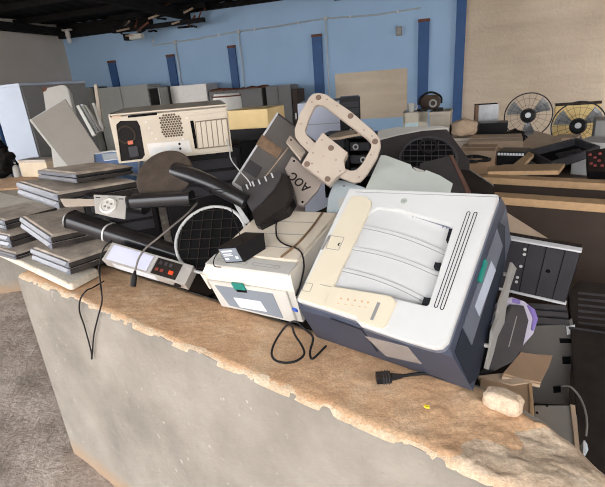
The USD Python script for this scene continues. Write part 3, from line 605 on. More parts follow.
# silver drive box with a dark port end
F5 = Frame.pose((-.5, 1.3536, 1.068), (.7083, .1283, -.3715)); a, b, c = .1628, .0345, .0229
t = thing('drive_box', 'narrow silver equipment box with a dark port end and an orange red button', 'equipment box', F5)
part(t, 'housing', box((-.01, 0, 0), (2*a-.02, 2*b, 2*c), .002), M_steel)
part(t, 'top_label', box((-.075, 0, c+.0005), (.15, 2*b-.014, .002), .0005), mat('lavender_label', S(196, 196, 214), .5, var=.04, spot=.2, spotcol=S(170, 160, 150)), 'pale lavender label plate')
part(t, 'front_label', box((-.045, -b-.0005, 0), (.16, .002, 2*c-.010), .0005), M_label, 'white label on the front edge')
e = part(t, 'port_panel', box((.062, -.002, c+.001), (.088, 2*b-.012, .004), .001), M_black, 'dark port panel')
part(e, 'button', box((.083, -.012, c+.004), (.016, .012, .006), .001), M_red, 'orange red button')
for k in range(3): part(e, 'socket', box((.035+.018*k, .012, c+.003), (.011, .012, .003), .0005), M_char)
for k in range(2): part(e, 'socket', box((.032+.018*k, -.013, c+.003), (.011, .010, .003), .0005), mat('maroon_plug', S(120, 52, 40), .5))
part(t, 'divider', box((.012, 0, c+.001), (.006, 2*b-.004, .004), .001), M_greyl)
part(t, 'end_socket', mv(lathe([(0, 0), (.012, 0), (.012, .006), (.008, .006), (.008, .002), (0, .002)], 20), Rotation.from_euler('x', 90, degrees=True).as_matrix(), (.11, -b, 0)), M_black)

# power adapter on the beige printer
c0 = F2.l(245, 262, t2+.003); f = Frame(F2.wor(c0), unit(at(244, 246, 1.2)-at(222, 241, 1.2)), (0, 1, 0), (0, 0, 1))
X = unit(F2.A[:, 0]*.93+F2.A[:, 1]*.25); Z = F2.A[:, 2]; X = unit(X-Z*(X@Z)); f = Frame(F2.wor(c0), X, np.cross(Z, X), Z)
t = thing('power_adapter', 'small dark power adapter with a printed label on the beige printer', 'power adapter', f)
L_ = .062; part(t, 'housing', hull([(-L_, 0, .001), (0, 0, .001), (.045, .060, .001), (-.02, .07, .001), (-L_-.006, -.004, .060), (-.002, -.004, .058), (.055, .065, .052), (-.01, .075, .056)]), M_black)
FA = Frame(f.wor((-L_-.001, -.001, .004)), f.A[:, 0], unit(f.A @ np.array([-.004, -.004, .056])), unit(np.cross(f.A[:, 0], f.A @ np.array([-.004, -.004, .056]))))
part(t, 'label', mv(prism(rnd(Polygon([(.004, .002), (.058, .002), (.058, .05), (.002, .05)]), .002), 0, .0014), f.A.T @ FA.A, f.loc(FA.o)), M_labelg, 'grey rating label')
tx = cat_(*[box((.008+w/2, y, .0015), (w, h, .0006)) for y, w, h in ((.041, .034, .006), (.031, .028, .003), (.025, .030, .003), (.013, .012, .007))], box((.047, .016, .0015), (.009, .009, .0006)))
part(t, 'label_print', mv(tx, f.A.T @ FA.A, f.loc(FA.o)), M_label)
part(t, 'cord_stub', tube(curve([f.loc(f.wor((-L_+.004, .01, .05))), (-L_-.022, -.01, .03), (-L_-.028, -.02, .008), (-L_-.006, -.024, .004)]), .0018, 8), M_cord, smooth=50)

# charcoal monitor base with ribbed edge and curved back
f = Frame.px((243, 188, 1.47), (293, 185, 1.44), (256, 226, 1.40)); t = thing('plastic_stand', 'charcoal plastic monitor base with a notched edge and curved back, tilted on the beige printer', 'monitor stand', f)
top = rnd(f.poly([(241, 186), (250, 181), (262, 177.5), (270, 173), (279, 170.5), (283, 174), (280, 181), (274, 190), (262, 203), (252, 212), (247, 203)]), .003)
part(t, 'ribbed_plate', prism(top, -.035, 0, .004), M_char, 'notched plate')
bk = rnd(f.poly([(283, 173), (290, 179), (293.5, 190), (294, 199), (287, 211), (274, 219), (261, 228), (256, 225), (252, 213.5), (263, 204.5), (275, 191.5), (281, 182)]), .003)
part(t, 'curved_back', prism(bk, -.045, .012, .008), M_black, 'curved black back')
for x, y in ((246, 184), (252, 181), (258, 179), (264.5, 176), (271, 172.5)):
    part(t, 'edge_notch', prism(rnd(f.poly([(x-.6, y+.9), (x+1.0, y+.2), (x+2.8, y+5), (x+1.5, y+5.6)]), .0005), -.01, .0012), M_greyl, 'pale notch')

# speaker-size bracket plate with moulded letters
t, f = slab_thing('mounting_bracket', 'greyish beige plate with three dark moulded letters under the beige stand', 'bracket', (286, 165, 1.53), (320, 183, 1.50), (303, 205, 1.47), [(292, 156), (297, 160), (322, 182), (318, 190), (303.5, 206), (298, 204), (293, 186), (285, 168.5)], .012, M_aoc)
tm = meshkit.text_mesh('AOC', .030, .0015, True); tm.apply_translation((-tm.bounds[:, 0].mean(), -tm.bounds[:, 1].mean(), 0))
A, B = np.array(f.xy(293, 177)), np.array(f.xy(305, 187.5)); ang = math.degrees(math.atan2(*(B-A)[::-1])); sc = np.linalg.norm(B-A)*1.5/np.ptp(tm.bounds[:, 0]); tm.apply_scale([sc, sc, 1])
part(t, 'letters', mv(tm, rz(ang+180), (*((A+B)/2), -.0004)), M_black, 'dark letters, upside down')
for x, y in ((294, 161), (302.5, 202)): part(t, 'screw_hole', prism(Point(f.xy(x, y)).buffer(.004), -.001, .0006), M_dark)

# beige monitor stand: a rounded loop with a mounting plate, rubber feet
f = Frame.px((305, 160, 1.48), (346, 153, 1.46), (318, 98, 1.52)); t = thing('monitor_stand', 'beige monitor stand with a rounded loop base and dark rubber pads', 'monitor stand', f)
outer = rnd(f.poly([(309, 97), (313, 93.5), (319, 92.5), (326, 94), (352, 112), (374, 131), (380, 138), (381, 146), (377, 158), (367, 174), (361, 181), (354, 182.5), (338, 176), (318, 160), (300, 143), (295, 136), (294.5, 129), (300, 113)]), .012, .004)
inner = rnd(f.poly([(315, 105.5), (319, 104), (325, 106), (346, 122), (367, 138), (371.5, 143), (371, 148), (362, 164), (356, 170), (350, 170.5), (345, 168), (322, 150), (306, 134), (305, 130), (309, 118)]), .010)
part(t, 'loop_base', prism(outer.difference(inner), -.014, 0, .003), M_beige, 'rounded beige loop')
pl = rnd(f.poly([(323, 133.5), (348, 153.5), (344, 162), (346, 172), (337, 178), (329.5, 186), (302, 165), (311, 150)]), .002)
part(t, 'mounting_plate', prism(pl, -.02, .010, .003), M_beige, 'square mounting plate')
for x, y, h in ((318.5, 97.5, 0), (350.5, 116, 0), (375, 141.5, 0), (331, 148, .010), (307, 164, .010), (327.5, 179, .010)):
    q = f.xy(x, y, h); part(t, 'rubber_pad', mv(lathe([(0, 0), (.0098, 0), (.009, .003), (0, .0035)], 24), None, (q[0], q[1], h)), mat('brown_rubber', S(104, 84, 70), .8), 'dark round rubber pad')
for x, y, h in ((327, 99.5, 0), (312, 102, 0), (337, 106, 0), (301, 124, 0), (364, 130, 0), (372, 136, 0), (371, 155, 0), (307, 143, 0), (359, 177, 0), (313, 153, .010), (322, 140, .010), (336, 160, .010), (318, 172, .010), (340, 171, .010), (312, 163.5, .010)):
    q = f.xy(x, y, h); part(t, 'screw_hole', prism(Point(q).buffer(.0022, quad_segs=4), h-.001, h+.0006), M_rust)
M_loopback = M_beige
t2_, f2_ = slab_thing('stand_clip', 'small beige clip with a round hole at the left of the loop stand', 'bracket', (287, 140, 1.56), (305, 153, 1.54), (288, 148, 1.54), [(286.5, 141), (290, 135), (306, 151), (301, 159), (292, 148)], .01, M_beige, r=.002)
part(t2_, 'clip_hole', prism(Point(f2_.xy(291, 140)).buffer(.0035), -.001, .0008), M_dark)

# bare display panel leaning behind
t, f = slab_thing('flat_screen', 'bare metal backed display panel with silver edge leaning left of the loop stand', 'display', (277.5, 113.5, 1.68), (313, 140, 1.66), (233, 183, 1.55), [(277.5, 113.5), (318, 144), (272, 208), (233, 183)], .008, M_screen, r=.002, plabel='brown stained metal back')
e0, e1, e2 = f.xy(277.5, 113.5), f.xy(233, 183), f.xy(318, 144)
part(t, 'silver_edge', prism(LineString([e0, e1]).buffer(.0035), -.009, .003, .001), M_silver, 'silver edge'); part(t, 'top_edge', prism(LineString([e0, e2]).buffer(.003), -.009, .002), M_char)
part(t, 'lower_edge', prism(LineString([e1, f.xy(244, 190)]).buffer(.0035), -.009, .003), M_silver)
part(t, 'cross_strip', prism(LineString([f.xy(288, 148), f.xy(258, 186)]).buffer(.0018), 0, .0015), M_tan, 'narrow tan strip')
part(t, 'driver_board', prism(rnd(f.poly([(262, 135), (283, 150), (277, 159), (256, 145)]), .002), 0, .004), mat('stained_board', S(110, 88, 68), .6, var=.3, scale=40))
part(t, 'driver_board', prism(rnd(f.poly([(250, 160), (262, 168), (256, 178), (243, 170)]), .002), 0, .004), M_char)

# pale green cover behind the printer; pale blue-grey shell
t, f = slab_thing('plastic_cover', 'pale green plastic cover standing behind the white printer', 'cover', (366, 192, 1.42), (452, 192, 1.40), (382, 155, 1.56), [(381, 154.5), (386, 155), (411, 164.2), (413, 168.5), (418, 171.5), (424, 171.5), (426, 169.5), (440, 175), (453, 183), (448, 200), (360, 200), (367, 185)], .012, M_greenw, r=.003, bev=.003)
part(t, 'notch_clip', prism(rnd(f.poly([(413, 166.5), (424.5, 170.5), (422, 172.5), (417, 171.5)]), .001), -.012, -.001), M_offw, 'white clip in the notch')
f = Frame.px((328, 207, 1.44), (364, 200, 1.42), (334, 180, 1.53)); t = thing('monitor_shell', 'pale blue grey plastic shell between the loop stand and the white printer', 'monitor', f)
P = rnd(f.poly([(334, 179), (345, 180), (366, 187), (372, 205), (326, 212), (328, 196)]), .008); part(t, 'shell', prism(P, -.05, 0, .006), M_bluew)
part(t, 'socket_plate', prism(rnd(f.poly([(338, 199), (350, 197), (350, 206), (339, 208)]), .002), 0, .002), M_offw); part(t, 'screw', prism(Point(f.xy(344, 186)).buffer(.004), 0, .002), M_grey)
part(t, 'screw', prism(Point(f.xy(357, 190)).buffer(.003), 0, .002), M_grey)

# ------------------------------------------------------------------ cords
def cord(label, pts, r, m=None, cat='cord', extra=None):
    P = curve(pts, 8); o = np.asarray(pts[0], float); f = Frame(o, (1, 0, 0), (0, 1, 0), (0, 0, 1)); t = thing('loose_cable', label, cat, f)
    part(t, 'cable', tube(P-o, r, 8), m or M_cord, smooth=60)
    if extra: extra(t, o)
    return t
W_ = lambda x, y, off=.010: atp(x, y, PN, P0-off)
TZ = lambda x, y, z=.957: atz(x, y, z)
cord('black cord hanging in a narrow loop over the left part of the parapet', [at(112, 240, 1.50), at(103, 250, 1.48), at(99.5, 268, 1.47), W_(101, 288, .03), W_(102, 301), W_(98, 317), W_(94, 334), W_(92.3, 352), W_(91.8, 359), W_(90.8, 350), W_(84.6, 327), W_(79.5, 311), W_(80.5, 299, .012), W_(86, 291, .012), TZ(93, 287.5, .985), TZ(104, 281, .985)], .0026)
def plug1(t, o):
    a, b = at(135, 271, 1.34)-o, at(133, 286.5, 1.33)-o; part(t, 'plug', tube([a, a+(b-a)*.25, a+(b-a)*.3, b], [.004, .006, .009, .0085], 12), M_black, 'small black plug')
cord('grey cord with a black plug dangling from the round silver rimmed foot', [at(197, 203, 1.44), at(188, 213, 1.40), at(175, 224, 1.37), at(158, 238, 1.35), at(146, 248, 1.345), at(139, 258, 1.34), at(135, 271, 1.34)], .0032, M_cordg, extra=plug1)
cord('thin grey cable dropping from the computer case to the charcoal base', [at(226, 138, 1.66), at(229.6, 150, 1.60), at(231, 159, 1.55), at(238, 169, 1.50), at(248, 180, 1.455), at(251, 186, 1.45)], .0022, M_greyl)
q2 = lambda x, y, h=t2+.007: F2.wor(F2.l(x, y, h))
cord('black cable lying across the top of the beige printer', [q2(283, 215), q2(277, 222), q2(276, 231), q2(278, 239), q2(286, 245), q2(296, 248), q2(302, 254, t2+.012), q2(304, 266, t2+.004), F2.wor(F2.l(302, 278, hw+.006, 0)), F2.wor(F2.l(299.6, 287, hw+.006, 0)), F2.wor(F2.l(296, 296, hw+.004, 0))], .0024)
cord('thin black lead curling over the round ribbed foot to the adapter', [at(231, 206, 1.42), at(234, 218, 1.37), at(238, 230, 1.31), q2(243, 242, t2+.062)], .0014)
cord('thin black wire loop between the disc foot neck and the round ribbed foot', [at(240, 196, 1.38), at(222, 190, 1.40), at(200, 189, 1.42), at(185, 190, 1.43), at(181, 196, 1.43), at(186, 200, 1.42), at(205, 196, 1.41), at(232, 190, 1.39)], .0016)
cord('black cord coiled in an open loop on the parapet between the two printers', [TZ(326, 346), TZ(313, 358.5), TZ(310, 352), TZ(313, 338, .975), TZ(306, 330, 1.0), TZ(295.5, 321.5, 1.01), TZ(286, 326, .985), TZ(275.5, 341), TZ(271.6, 353), TZ(275, 360), TZ(285, 362.7), TZ(296, 361), TZ(304, 354.5), TZ(302, 346), TZ(295, 335, .97), TZ(292, 326, .99)], .003)
def iec(t, o):
    a, b, c = TZ(402, 376, .967)-o, TZ(391, 377, .968)-o, TZ(376, 378, .968)-o; d = unit(c-b); s = unit(np.cross(d, (0, 0, 1))); u = np.cross(s, d)
    part(t, 'strain_relief', tube([a, (a+b)/2, b], [.005, .007, .009], 10), M_black)
    L = np.linalg.norm(c-b); m = box((L/2, 0, 0), (L, .026, .018), .003); m.vertices = m.vertices @ np.stack([d, s, u]) + b; part(t, 'connector', m, M_black, 'black appliance connector')
    for k in range(3): m = box((.006+.006*k, 0, 0), (.002, .0275, .0195)); m.vertices = m.vertices @ np.stack([d, s, u]) + b; part(t, 'grip_rib', m, M_char)
cord('black power cord ending in a connector on the dusty parapet', [TZ(445, 379, .962), TZ(438, 376.5, .963), TZ(428, 373.5, .963), TZ(416, 374, .964), TZ(402, 376, .967)], .0038, extra=iec)
f = Frame(TZ(427, 407, .953), PU, PN, (0, 0, 1)); t = thing('yellow_flake', 'tiny yellow fragment on the dusty parapet top', 'fragment', f)
part(t, 'flake', prism(Polygon([(-.006, -.003), (-.001, -.005), (.006, -.002), (.003, .002), (.004, .005), (-.001, .003), (-.005, .004)]), 0, .003, .0006), mat('bright_yellow', S(226, 196, 40), .6))
#PART3
# ------------------------------------------------------------------ cabinets along the blue wall
def wall_box(px0, px1, py, off, depth):
    a, b = fwall(px0, py, off), fwall(px1, py, off); return a[0], b[0]-a[0], a[2]/2+b[2]/2, Frame(FW.wor((a[0], -off, 0)), WU, WN, (0, 0, 1))
def cabinet(label, px0, px1, py, off=.7, depth=.5, m=M_cabg, doors=2, open_=False, rust=False, group=None):
    x, w, h, f = wall_box(px0, px1, py, off, depth); t = thing('steel_cabinet', label, 'cabinet', f)
    k = .02
    if open_:
        part(t, 'carcass', [span((0, 0, 0), (k, depth, h)), span((w-k, 0, 0), (w, depth, h)), span((0, depth-k, 0), (w, depth, h)), span((0, 0, h-k), (w, depth, h)), span((0, 0, 0), (w, depth, .06))], m)
        part(t, 'door', span((w-.012, -.34, .05), (w+.012, 0, h-.02), .003), M_cabg, 'open grey door')
        for z in (.45, .9, 1.3): part(t, 'shelf', span((k, .02, z), (w-k, depth-k, z+.02)), M_brown)
    else:
        part(t, 'carcass', span((0, .02, 0), (w, depth, h), .004), m)
        for d in range(doors):
            a, b = w*d/doors+.008, w*(d+1)/doors-.008
            dd = part(t, 'door', span((a, 0, .08), (b, .021, h-.03), .004), m)
            xh = b-.05 if d % 2 == 0 else a+.05; part(dd, 'handle', span((xh-.012, -.025, h*.62), (xh+.012, 0, h*.62+.12), .004), M_silver)
    if rust:
        g = trimesh.creation.icosphere(2, 1.0)
        for k in range(9):
            c = g.copy(); s_ = .05+.07*rng.random(); c.vertices = c.vertices*np.array([s_*1.5, s_, s_*.5])*(.7+.6*meshkit.fbm(c.vertices*2+k, 3, k))[:, None]+[w*(k+.5)/9, .12+.2*rng.random(), h+.01]; part(t, 'rust_scrap', c, M_rust, 'rusted scrap lying on the top' if k == 0 else None)
    return t
cabinet('grey green double door steel cabinet behind the computer case', 93, 147, 86.5)
cabinet('open dark steel cabinet between the grey double door one and the silver one', 147.5, 167, 87, m=M_cabd, open_=True)
cabinet('pale silver steel cabinet with bright top behind the computer case', 169, 206, 85, m=M_steel, doors=1)
cabinet('dark cabinet with rusted scrap along its top', 208, 261.5, 90, off=.8, m=M_cabd, doors=2, rust=True)
cabinet('tall dark grey two door cabinet at the right end of the row', 265, 290.5, 85.5, off=.8, m=M_cabd, doors=2)
cabinet('low dark open cabinet left of the grey double door cabinet', 70, 92, 88, off=.7, m=M_cabd, open_=True)
cabinet('narrow brown cupboard ending the cabinet row', 291.5, 297, 89, off=.8, m=M_brown, doors=1)

def upright(name, label, cat, a, b, zb, depth, group=None):
    A, B = at(*a), at(*b); zt = (A[2]+B[2])/2; X = np.array([B[0]-A[0], B[1]-A[1], 0]); w = np.linalg.norm(X); X = X/w; Y = np.cross((0, 0, 1), X)
    if Y @ (A-CC) < 0: Y = -Y; 
    f = Frame((A[0], A[1], zb), X, Y, np.cross(X, Y)); t = thing(name, label, cat, f, group); return t, f, w, zt-zb
# large cabinet at the left edge, its lit side and top painted paler
P = atz(19, 84, 1.84); ang = 60; f = Frame.yaw((P[0], P[1], 0), ang); t = thing('steel_cabinet', 'tall steel cabinet at the left edge, seen corner on, lit side painted paler', 'cabinet', f)
part(t, 'carcass', span((0, 0, 0), (.9, .65, 1.84), .004), M_cabd); part(t, 'side_panel', span((-.004, .004, .02), (0.001, .646, 1.82)), M_cab_lit, 'side panel with the light on it put into a pale blue grey'); part(t, 'top_panel', span((-.012, -.012, 1.82), (.912, .66, 1.85), .003), M_cab_lit)
for k in range(2): d = part(t, 'door', span((.01+.445*k, -.016, .06), (.44+.445*k, .002, 1.8), .003), M_cabd); part(d, 'handle', span((.37 if k == 0 else .5, -.04, 1.05), (.395 if k == 0 else .525, -.015, 1.2), .004), M_silver)
# heap at the very left edge below the cabinet
f = Frame(at(-2, 168, 4.25)*[1, 1, 0]+[0, 0, .948], (1, 0, 0), (0, 1, 0), (0, 0, 1)); t = thing('rag_bundle', 'dark crumpled bundle beside the tall steel cabinet at the left edge', 'bundle', f)
g = trimesh.creation.icosphere(3, 1.0)
for k, (c, s_) in enumerate([((-.05, .05, .1), .13), ((.06, .0, .16), .12), ((-.02, .06, .27), .1)]):
    b = g.copy(); b.vertices = b.vertices*s_*(.6+.8*meshkit.fbm(b.vertices*2.4+k*3, 4, k))[:, None]+c; part(t, 'bundle_fold', b, M_dark if k != 1 else M_blackm, smooth=True)
# beige box on the second parapet
t, f, w, h = upright('plastic_canister', 'small beige plastic box on the second low wall at left', 'box', (17, 161, 4.15), (45, 160.5, 4.05), .948, .16)
part(t, 'body', span((0, 0, 0), (w, .16, h), .02), mat('aged_beige', S(206, 186, 158), .6)); part(t, 'lid', span((.0, .0, h-.02), (w, .16, h+.008), .006), M_beige)
t2, f, w, h = upright('white_bottle', 'small white bottle left of the beige box on the second low wall', 'bottle', (9, 163, 4.2), (15, 162.5, 4.2), .948, .06)
part(t2, 'body', mv(lathe([(0, 0), (.03, 0), (.032, .01), (.032, h*.7), (.014, h*.86), (.014, h), (0, h)], 20), None, (w/2, .03, 0)), M_offw); part(t2, 'cap', mv(lathe([(0, 0), (.016, 0), (.016, .025), (0, .025)], 16), None, (w/2, .03, h)), M_char)
# panels leaning behind the flat cases
t, f = slab_thing('metal_door', 'white metal door panel with rounded corner leaning behind the grey panel', 'panel', (44, 140, 3.3), (72, 138, 3.25), (43, 89, 3.5), [(42.5, 89.5), (45, 88), (62, 84.5), (66, 85.5), (69, 91), (73, 112), (78, 190), (56, 190), (51, 150)], .04, M_offw, pname='panel', r=.02, bev=.006)
part(t, 'hinge_rust', prism(Point(f.xy(44.5, 89.5)).buffer(.022), -.04, .002), M_rust, 'rusted corner')
t, f = slab_thing('metal_sheet', 'mid grey sheet panel with pale edge leaning behind the flat cases', 'panel', (64, 158, 2.35), (104, 152, 2.30), (31, 120, 2.55), [(30.5, 120), (65, 99), (108, 164), (76, 178)], .012, mat('sheet_grey', S(140, 134, 126), .6, var=.05, dust=.2), pname='sheet', r=.001)
part(t, 'pale_edge', prism(LineString([f.xy(30.5, 120), f.xy(76, 178)]).buffer(.006), -.014, .002, .001), M_offw, 'pale left edge')
part(t, 'pale_edge', prism(LineString([f.xy(30.5, 120), f.xy(65, 99)]).buffer(.003), -.014, .001), M_greyl)
for k, (pts, m) in enumerate([([(76, 106), (78.6, 104.8), (95, 134), (92, 136)], M_offw), ([(80.2, 104.3), (82.2, 103.9), (98, 131), (96, 133)], M_greyl), ([(84, 104.5), (85.6, 105), (100.5, 129), (99, 131)], M_offw), ([(91.5, 103), (94, 102.7), (104, 128), (101.6, 131)], M_offw), ([(93.5, 84.5), (96.5, 84), (103, 128), (99.5, 130)], M_beige)]):
    slab_thing('steel_shelf', ('leftmost pale shelf board of the bundle right of the grey panel', 'light grey shelf board second in the bundle right of the grey panel', 'pale shelf board third in the bundle right of the grey panel', 'separate pale shelf board leaning just right of the bundle', 'long beige strip standing left of the computer case')[k], 'shelf board',
               (pts[3][0], pts[3][1], 3.0+.04*k), (pts[2][0], pts[2][1], 2.98+.04*k), (pts[0][0], pts[0][1], 3.3+.04*k), pts, .012, m, pname='board', r=0)
# blue tray between the flat cases and the computer
f = Frame.px((94, 166, 2.08), (138, 171, 2.02), (96, 153, 2.18)); t = thing('storage_tray', 'blue plastic tray with a white rim behind the flat cases', 'tray', f)
P = rnd(f.poly([(93, 154), (112, 151), (140, 152), (140, 176), (94, 170)]), .008); part(t, 'tray_body', prism(P, -.05, 0, .003), M_blue); part(t, 'rim', prism(P.difference(P.buffer(-.008)), -.002, .006, .002), M_offw, 'white rim')
part(t, 'paper', prism(f.poly([(102, 154.5), (122, 153), (131, 158), (104, 161)]), 0, .003), M_label)
# yellowed panel device behind the display
t, f, w, h = upright('flatbed_scanner', 'yellowed flat device with black base behind the leaning display panel', 'scanner', (226.5, 110.5, 2.75), (267, 108.5, 2.68), 0, .34)
part(t, 'black_base', span((.0, 0, h-.19), (w, .34, h-.115), .005), M_black); part(t, 'yellowed_lid', span((-.004, -.006, h-.117), (w+.004, .34, h), .008), M_yel, 'yellowed cover'); part(t, 'support', span((.02, .03, 0), (w-.02, .3, h-.188), .004), M_dark)
t, f, w, h = upright('steel_drum', 'small white drum standing before the rusted cabinet', 'drum', (208, 94, 5.0), (236, 92, 4.95), 0, .3)
part(t, 'body', mv(lathe([(0, 0), (w/2, 0), (w/2, .3), (w/2+.008, .32), (w/2, .34), (w/2, h-.05), (w/2-.02, h-.01), (0, h)], 32), None, (w/2, w/2, 0)), M_offw); part(t, 'lid_rim', mv(ringm((w/2, w/2, h-.04), w/2, .008), None), M_rust)

# ------------------------------------------------------------------ middle distance behind the loop stand
t, f, w, h = upright('equipment_housing', 'pale lavender grey housing seen through the beige loop stand', 'housing', (297, 104, 4.0), (342, 99, 3.95), .0, .5)
part(t, 'body', span((0, 0, 0), (w, .5, h), .02), mat('lavender_grey', S(176, 180, 194), .5, var=.05, scale=3)); part(t, 'front_line', span((.02, -.003, h-.2), (w-.02, .0, h-.195)), M_grey)
t, f, w, h = upright('computer_tower', 'black computer tower standing upright right of the beige loop stand', 'computer', (339, 98.5, 3.4), (360, 97, 3.38), .55, .45)
part(t, 'body', span((0, 0, 0), (w, .45, h), .004), M_black)
for k in range(3): part(t, 'drive_bay', span((.012, -.004, h-.07-.05*k), (w-.012, .001, h-.03-.05*k), .001), M_char)
part(t, 'power_button', mv(cyl((w/2, 0, h-.24), (w/2, -.006, h-.24), .008, n=14), None), M_silver)
for k, (pa, pb_, lab) in enumerate([((322, 138, 2.5), (346, 131, 2.45), 'black open drive cage behind the beige loop stand, left one'), ((347, 135, 2.4), (371, 139, 2.35), 'black open drive cage with pale round motors at the right of the beige loop')]):
    t, f, w, h = upright('drive_cage', lab, 'computer part', pa, pb_, .95, .2)
    part(t, 'frame', [span((0, 0, 0), (.008, .2, h)), span((w-.008, 0, 0), (w, .2, h)), span((0, .19, 0), (w, .2, h)), span((0, 0, h-.008), (w, .2, h)), span((0, 0, 0), (w, .2, .01))], M_black)
    for j in range(3):
        z = h-.075-.07*j; part(t, 'drive', span((.012, .006, z), (w-.012, .18, z+.045), .002), M_char)
        part(t, 'motor_ring', mv(lathe([(.009, 0), (.017, 0), (.017, .008), (.009, .008)], 18), Rotation.from_euler('x', 90, degrees=True).as_matrix(), (w*.35+.04*(j % 2), .007, z+.022)), M_greyl)
t, f = slab_thing('tan_board', 'narrow tan board lying behind the beige loop stand', 'board', (322, 139, 2.2), (362, 128, 2.3), (324, 134, 2.4), [(322, 138.5), (338, 132), (372, 127.5), (372, 130.5), (340, 137)], .012, M_tan, pname='board', r=0)
# big charcoal device with white top
A, B, C_ = at(374, 146, 2.25), at(455, 150, 2.15), at(380, 136, 2.3)
f = Frame.px((372, 182, 2.0), (452, 186, 1.96), (380, 139, 2.22)); t = thing('display_housing', 'large charcoal device with a white upper edge behind the pale green cover', 'display', f)
P = rnd(f.poly([(374, 146), (380, 137.5), (420, 130.5), (447, 129), (470, 160), (468, 200), (368, 200)]), .006); part(t, 'charcoal_body', prism(P, -.10, 0, .004), M_char)
part(t, 'white_top', prism(rnd(f.poly([(377, 141), (378, 131), (396, 127.5), (440, 126.5), (452, 128), (424, 130.5), (398, 135.5)]), .003), -.16, .004, .003), M_offw, 'white upper casing')
# charcoal cover with rust brown edge
f = Frame.px((430, 190, 1.62), (468, 192, 1.58), (450, 157, 1.74)); t = thing('equipment_cover', 'charcoal cover with a rust brown edge right of the pale green cover', 'cover', f)
part(t, 'face', prism(rnd(f.poly([(420, 163), (449, 155.5), (468, 195), (455, 204), (420, 200)]), .003), -.02, 0, .002), M_char)
part(t, 'brown_edge', prism(rnd(f.poly([(449, 155), (453, 155.5), (471, 192), (468, 197)]), .002), -.06, .003, .002), mat('brown_edge', S(98, 70, 58), .7, var=.2))
f = Frame.px((464, 192, 1.75), (492, 190, 1.72), (466, 170, 1.84)); t = thing('equipment_cover', 'small dark cover right of the rust brown edged one', 'cover', f)
part(t, 'face', prism(rnd(f.poly([(460, 169), (470, 170), (493, 185), (495, 194), (468, 198)]), .003), -.03, 0, .002), M_black); part(t, 'edge', prism(LineString([f.xy(470, 170), f.xy(493, 185)]).buffer(.002), -.03, .002), M_grey)

# ------------------------------------------------------------------ heap on the long table at right
def tab(px, py, D): return at(px, py, D)
TT = .80
t = thing('work_table', 'long dark table under the heap of cast off equipment at right', 'table', Frame.yaw((.55, 2.45, 0), -8))
part(t, 'table_top', span((0, 0, TT-.04), (3.6, 2.7, TT), .004), M_brown)
for x in (.08, 3.5):
    for y in (.08, 2.6): part(t, 'leg', span((x-.03, y-.03, 0), (x+.03, y+.03, TT-.04)), M_brown)
def heapbox(name, label, cat, a, b, depth, m, zb=TT, extra=None, ch=.006):
    t, f, w, h = upright(name, label, cat, a, b, zb, depth); part(t, 'body', span((0, 0, 0), (w, depth, h), ch), m)
    if extra: extra(t, w, h, depth)
    return t
# small white device with window and a beige box, binocular black lump on top
def ex(t, w, h, d):
    part(t, 'window', span((.05*w, -.003, .2*h), (.62*w, .002, .82*h), .001), mat('pale_window', S(196, 214, 214), .3)); part(t, 'frame', [span((0, -.006, .82*h), (w, .0, h)), span((0, -.006, 0), (.08*w, 0, h)), span((.62*w, -.006, 0), (w, 0, h)), span((0, -.006, 0), (w, 0, .18*h))], M_cream)
heapbox('desktop_device', 'small white device with a pale window beside the beige box on the heap', 'device', (403, 112.5, 3.9), (428, 112, 3.85), .3, M_offw, extra=ex)
def ex(t, w, h, d): part(t, 'seam', span((-.001, -.002, h*.7), (w+.001, .0, h*.7+.006)), M_grey); part(t, 'lid', span((-.004, -.004, h-.03), (w+.004, d, h+.004), .004), M_steelw)
heapbox('beige_box', 'plain beige box under the black lens like object on the heap', 'box', (429.5, 112, 3.86), (450, 112, 3.8), .32, M_steelw, extra=ex)
p0 = at(430, 111, 3.95); f = Frame(p0, CR*[1, 1, 0]/np.linalg.norm(CR[:2]), unit(np.cross((0, 0, 1), CR*[1, 1, 0])), (0, 0, 1)); t = thing('electric_motor', 'dark round motor like object on top of the beige box', 'motor', f)
Rx = Rotation.from_euler('x', 90, degrees=True).as_matrix()
part(t, 'housing', mv(lathe([(0, -.06), (.06, -.06), (.085, -.03), (.09, .0), (.085, .03), (.06, .06), (0, .06)], 28), None, (0, 0, .075)), M_rust if False else mat('motor_brown_black', S(58, 46, 40), .6, dust=.4)); part(t, 'front_ring', mv(lathe([(.02, 0), (.035, 0), (.035, .01), (.02, .01)], 20), Rx, (0, -.08, .07)), M_grey)
part(t, 'mount', [box((-.07, 0, .012), (.06, .12, .03), .004), box((.07, 0, .012), (.06, .12, .03), .004)], M_black); part(t, 'handle', tube(curve([(-.1, 0, .06), (-.09, 0, .12), (0, 0, .16), (.09, 0, .12), (.1, 0, .06)], 5), .009, 8), M_black)
p0 = at(411, 111.5, 3.95); f = Frame(p0, f.A[:, 0], f.A[:, 1], f.A[:, 2]); t = thing('white_cup', 'small white cup with a handle on the white device', 'cup', f)
part(t, 'cup_body', lathe([(0, 0), (.026, 0), (.034, .07), (.030, .07), (.023, .006), (0, .006)], 22), M_offw); part(t, 'cup_handle', tube(curve([(.03, 0, .055), (.052, 0, .05), (.05, 0, .02), (.028, 0, .015)], 5), .005, 8), M_offw)
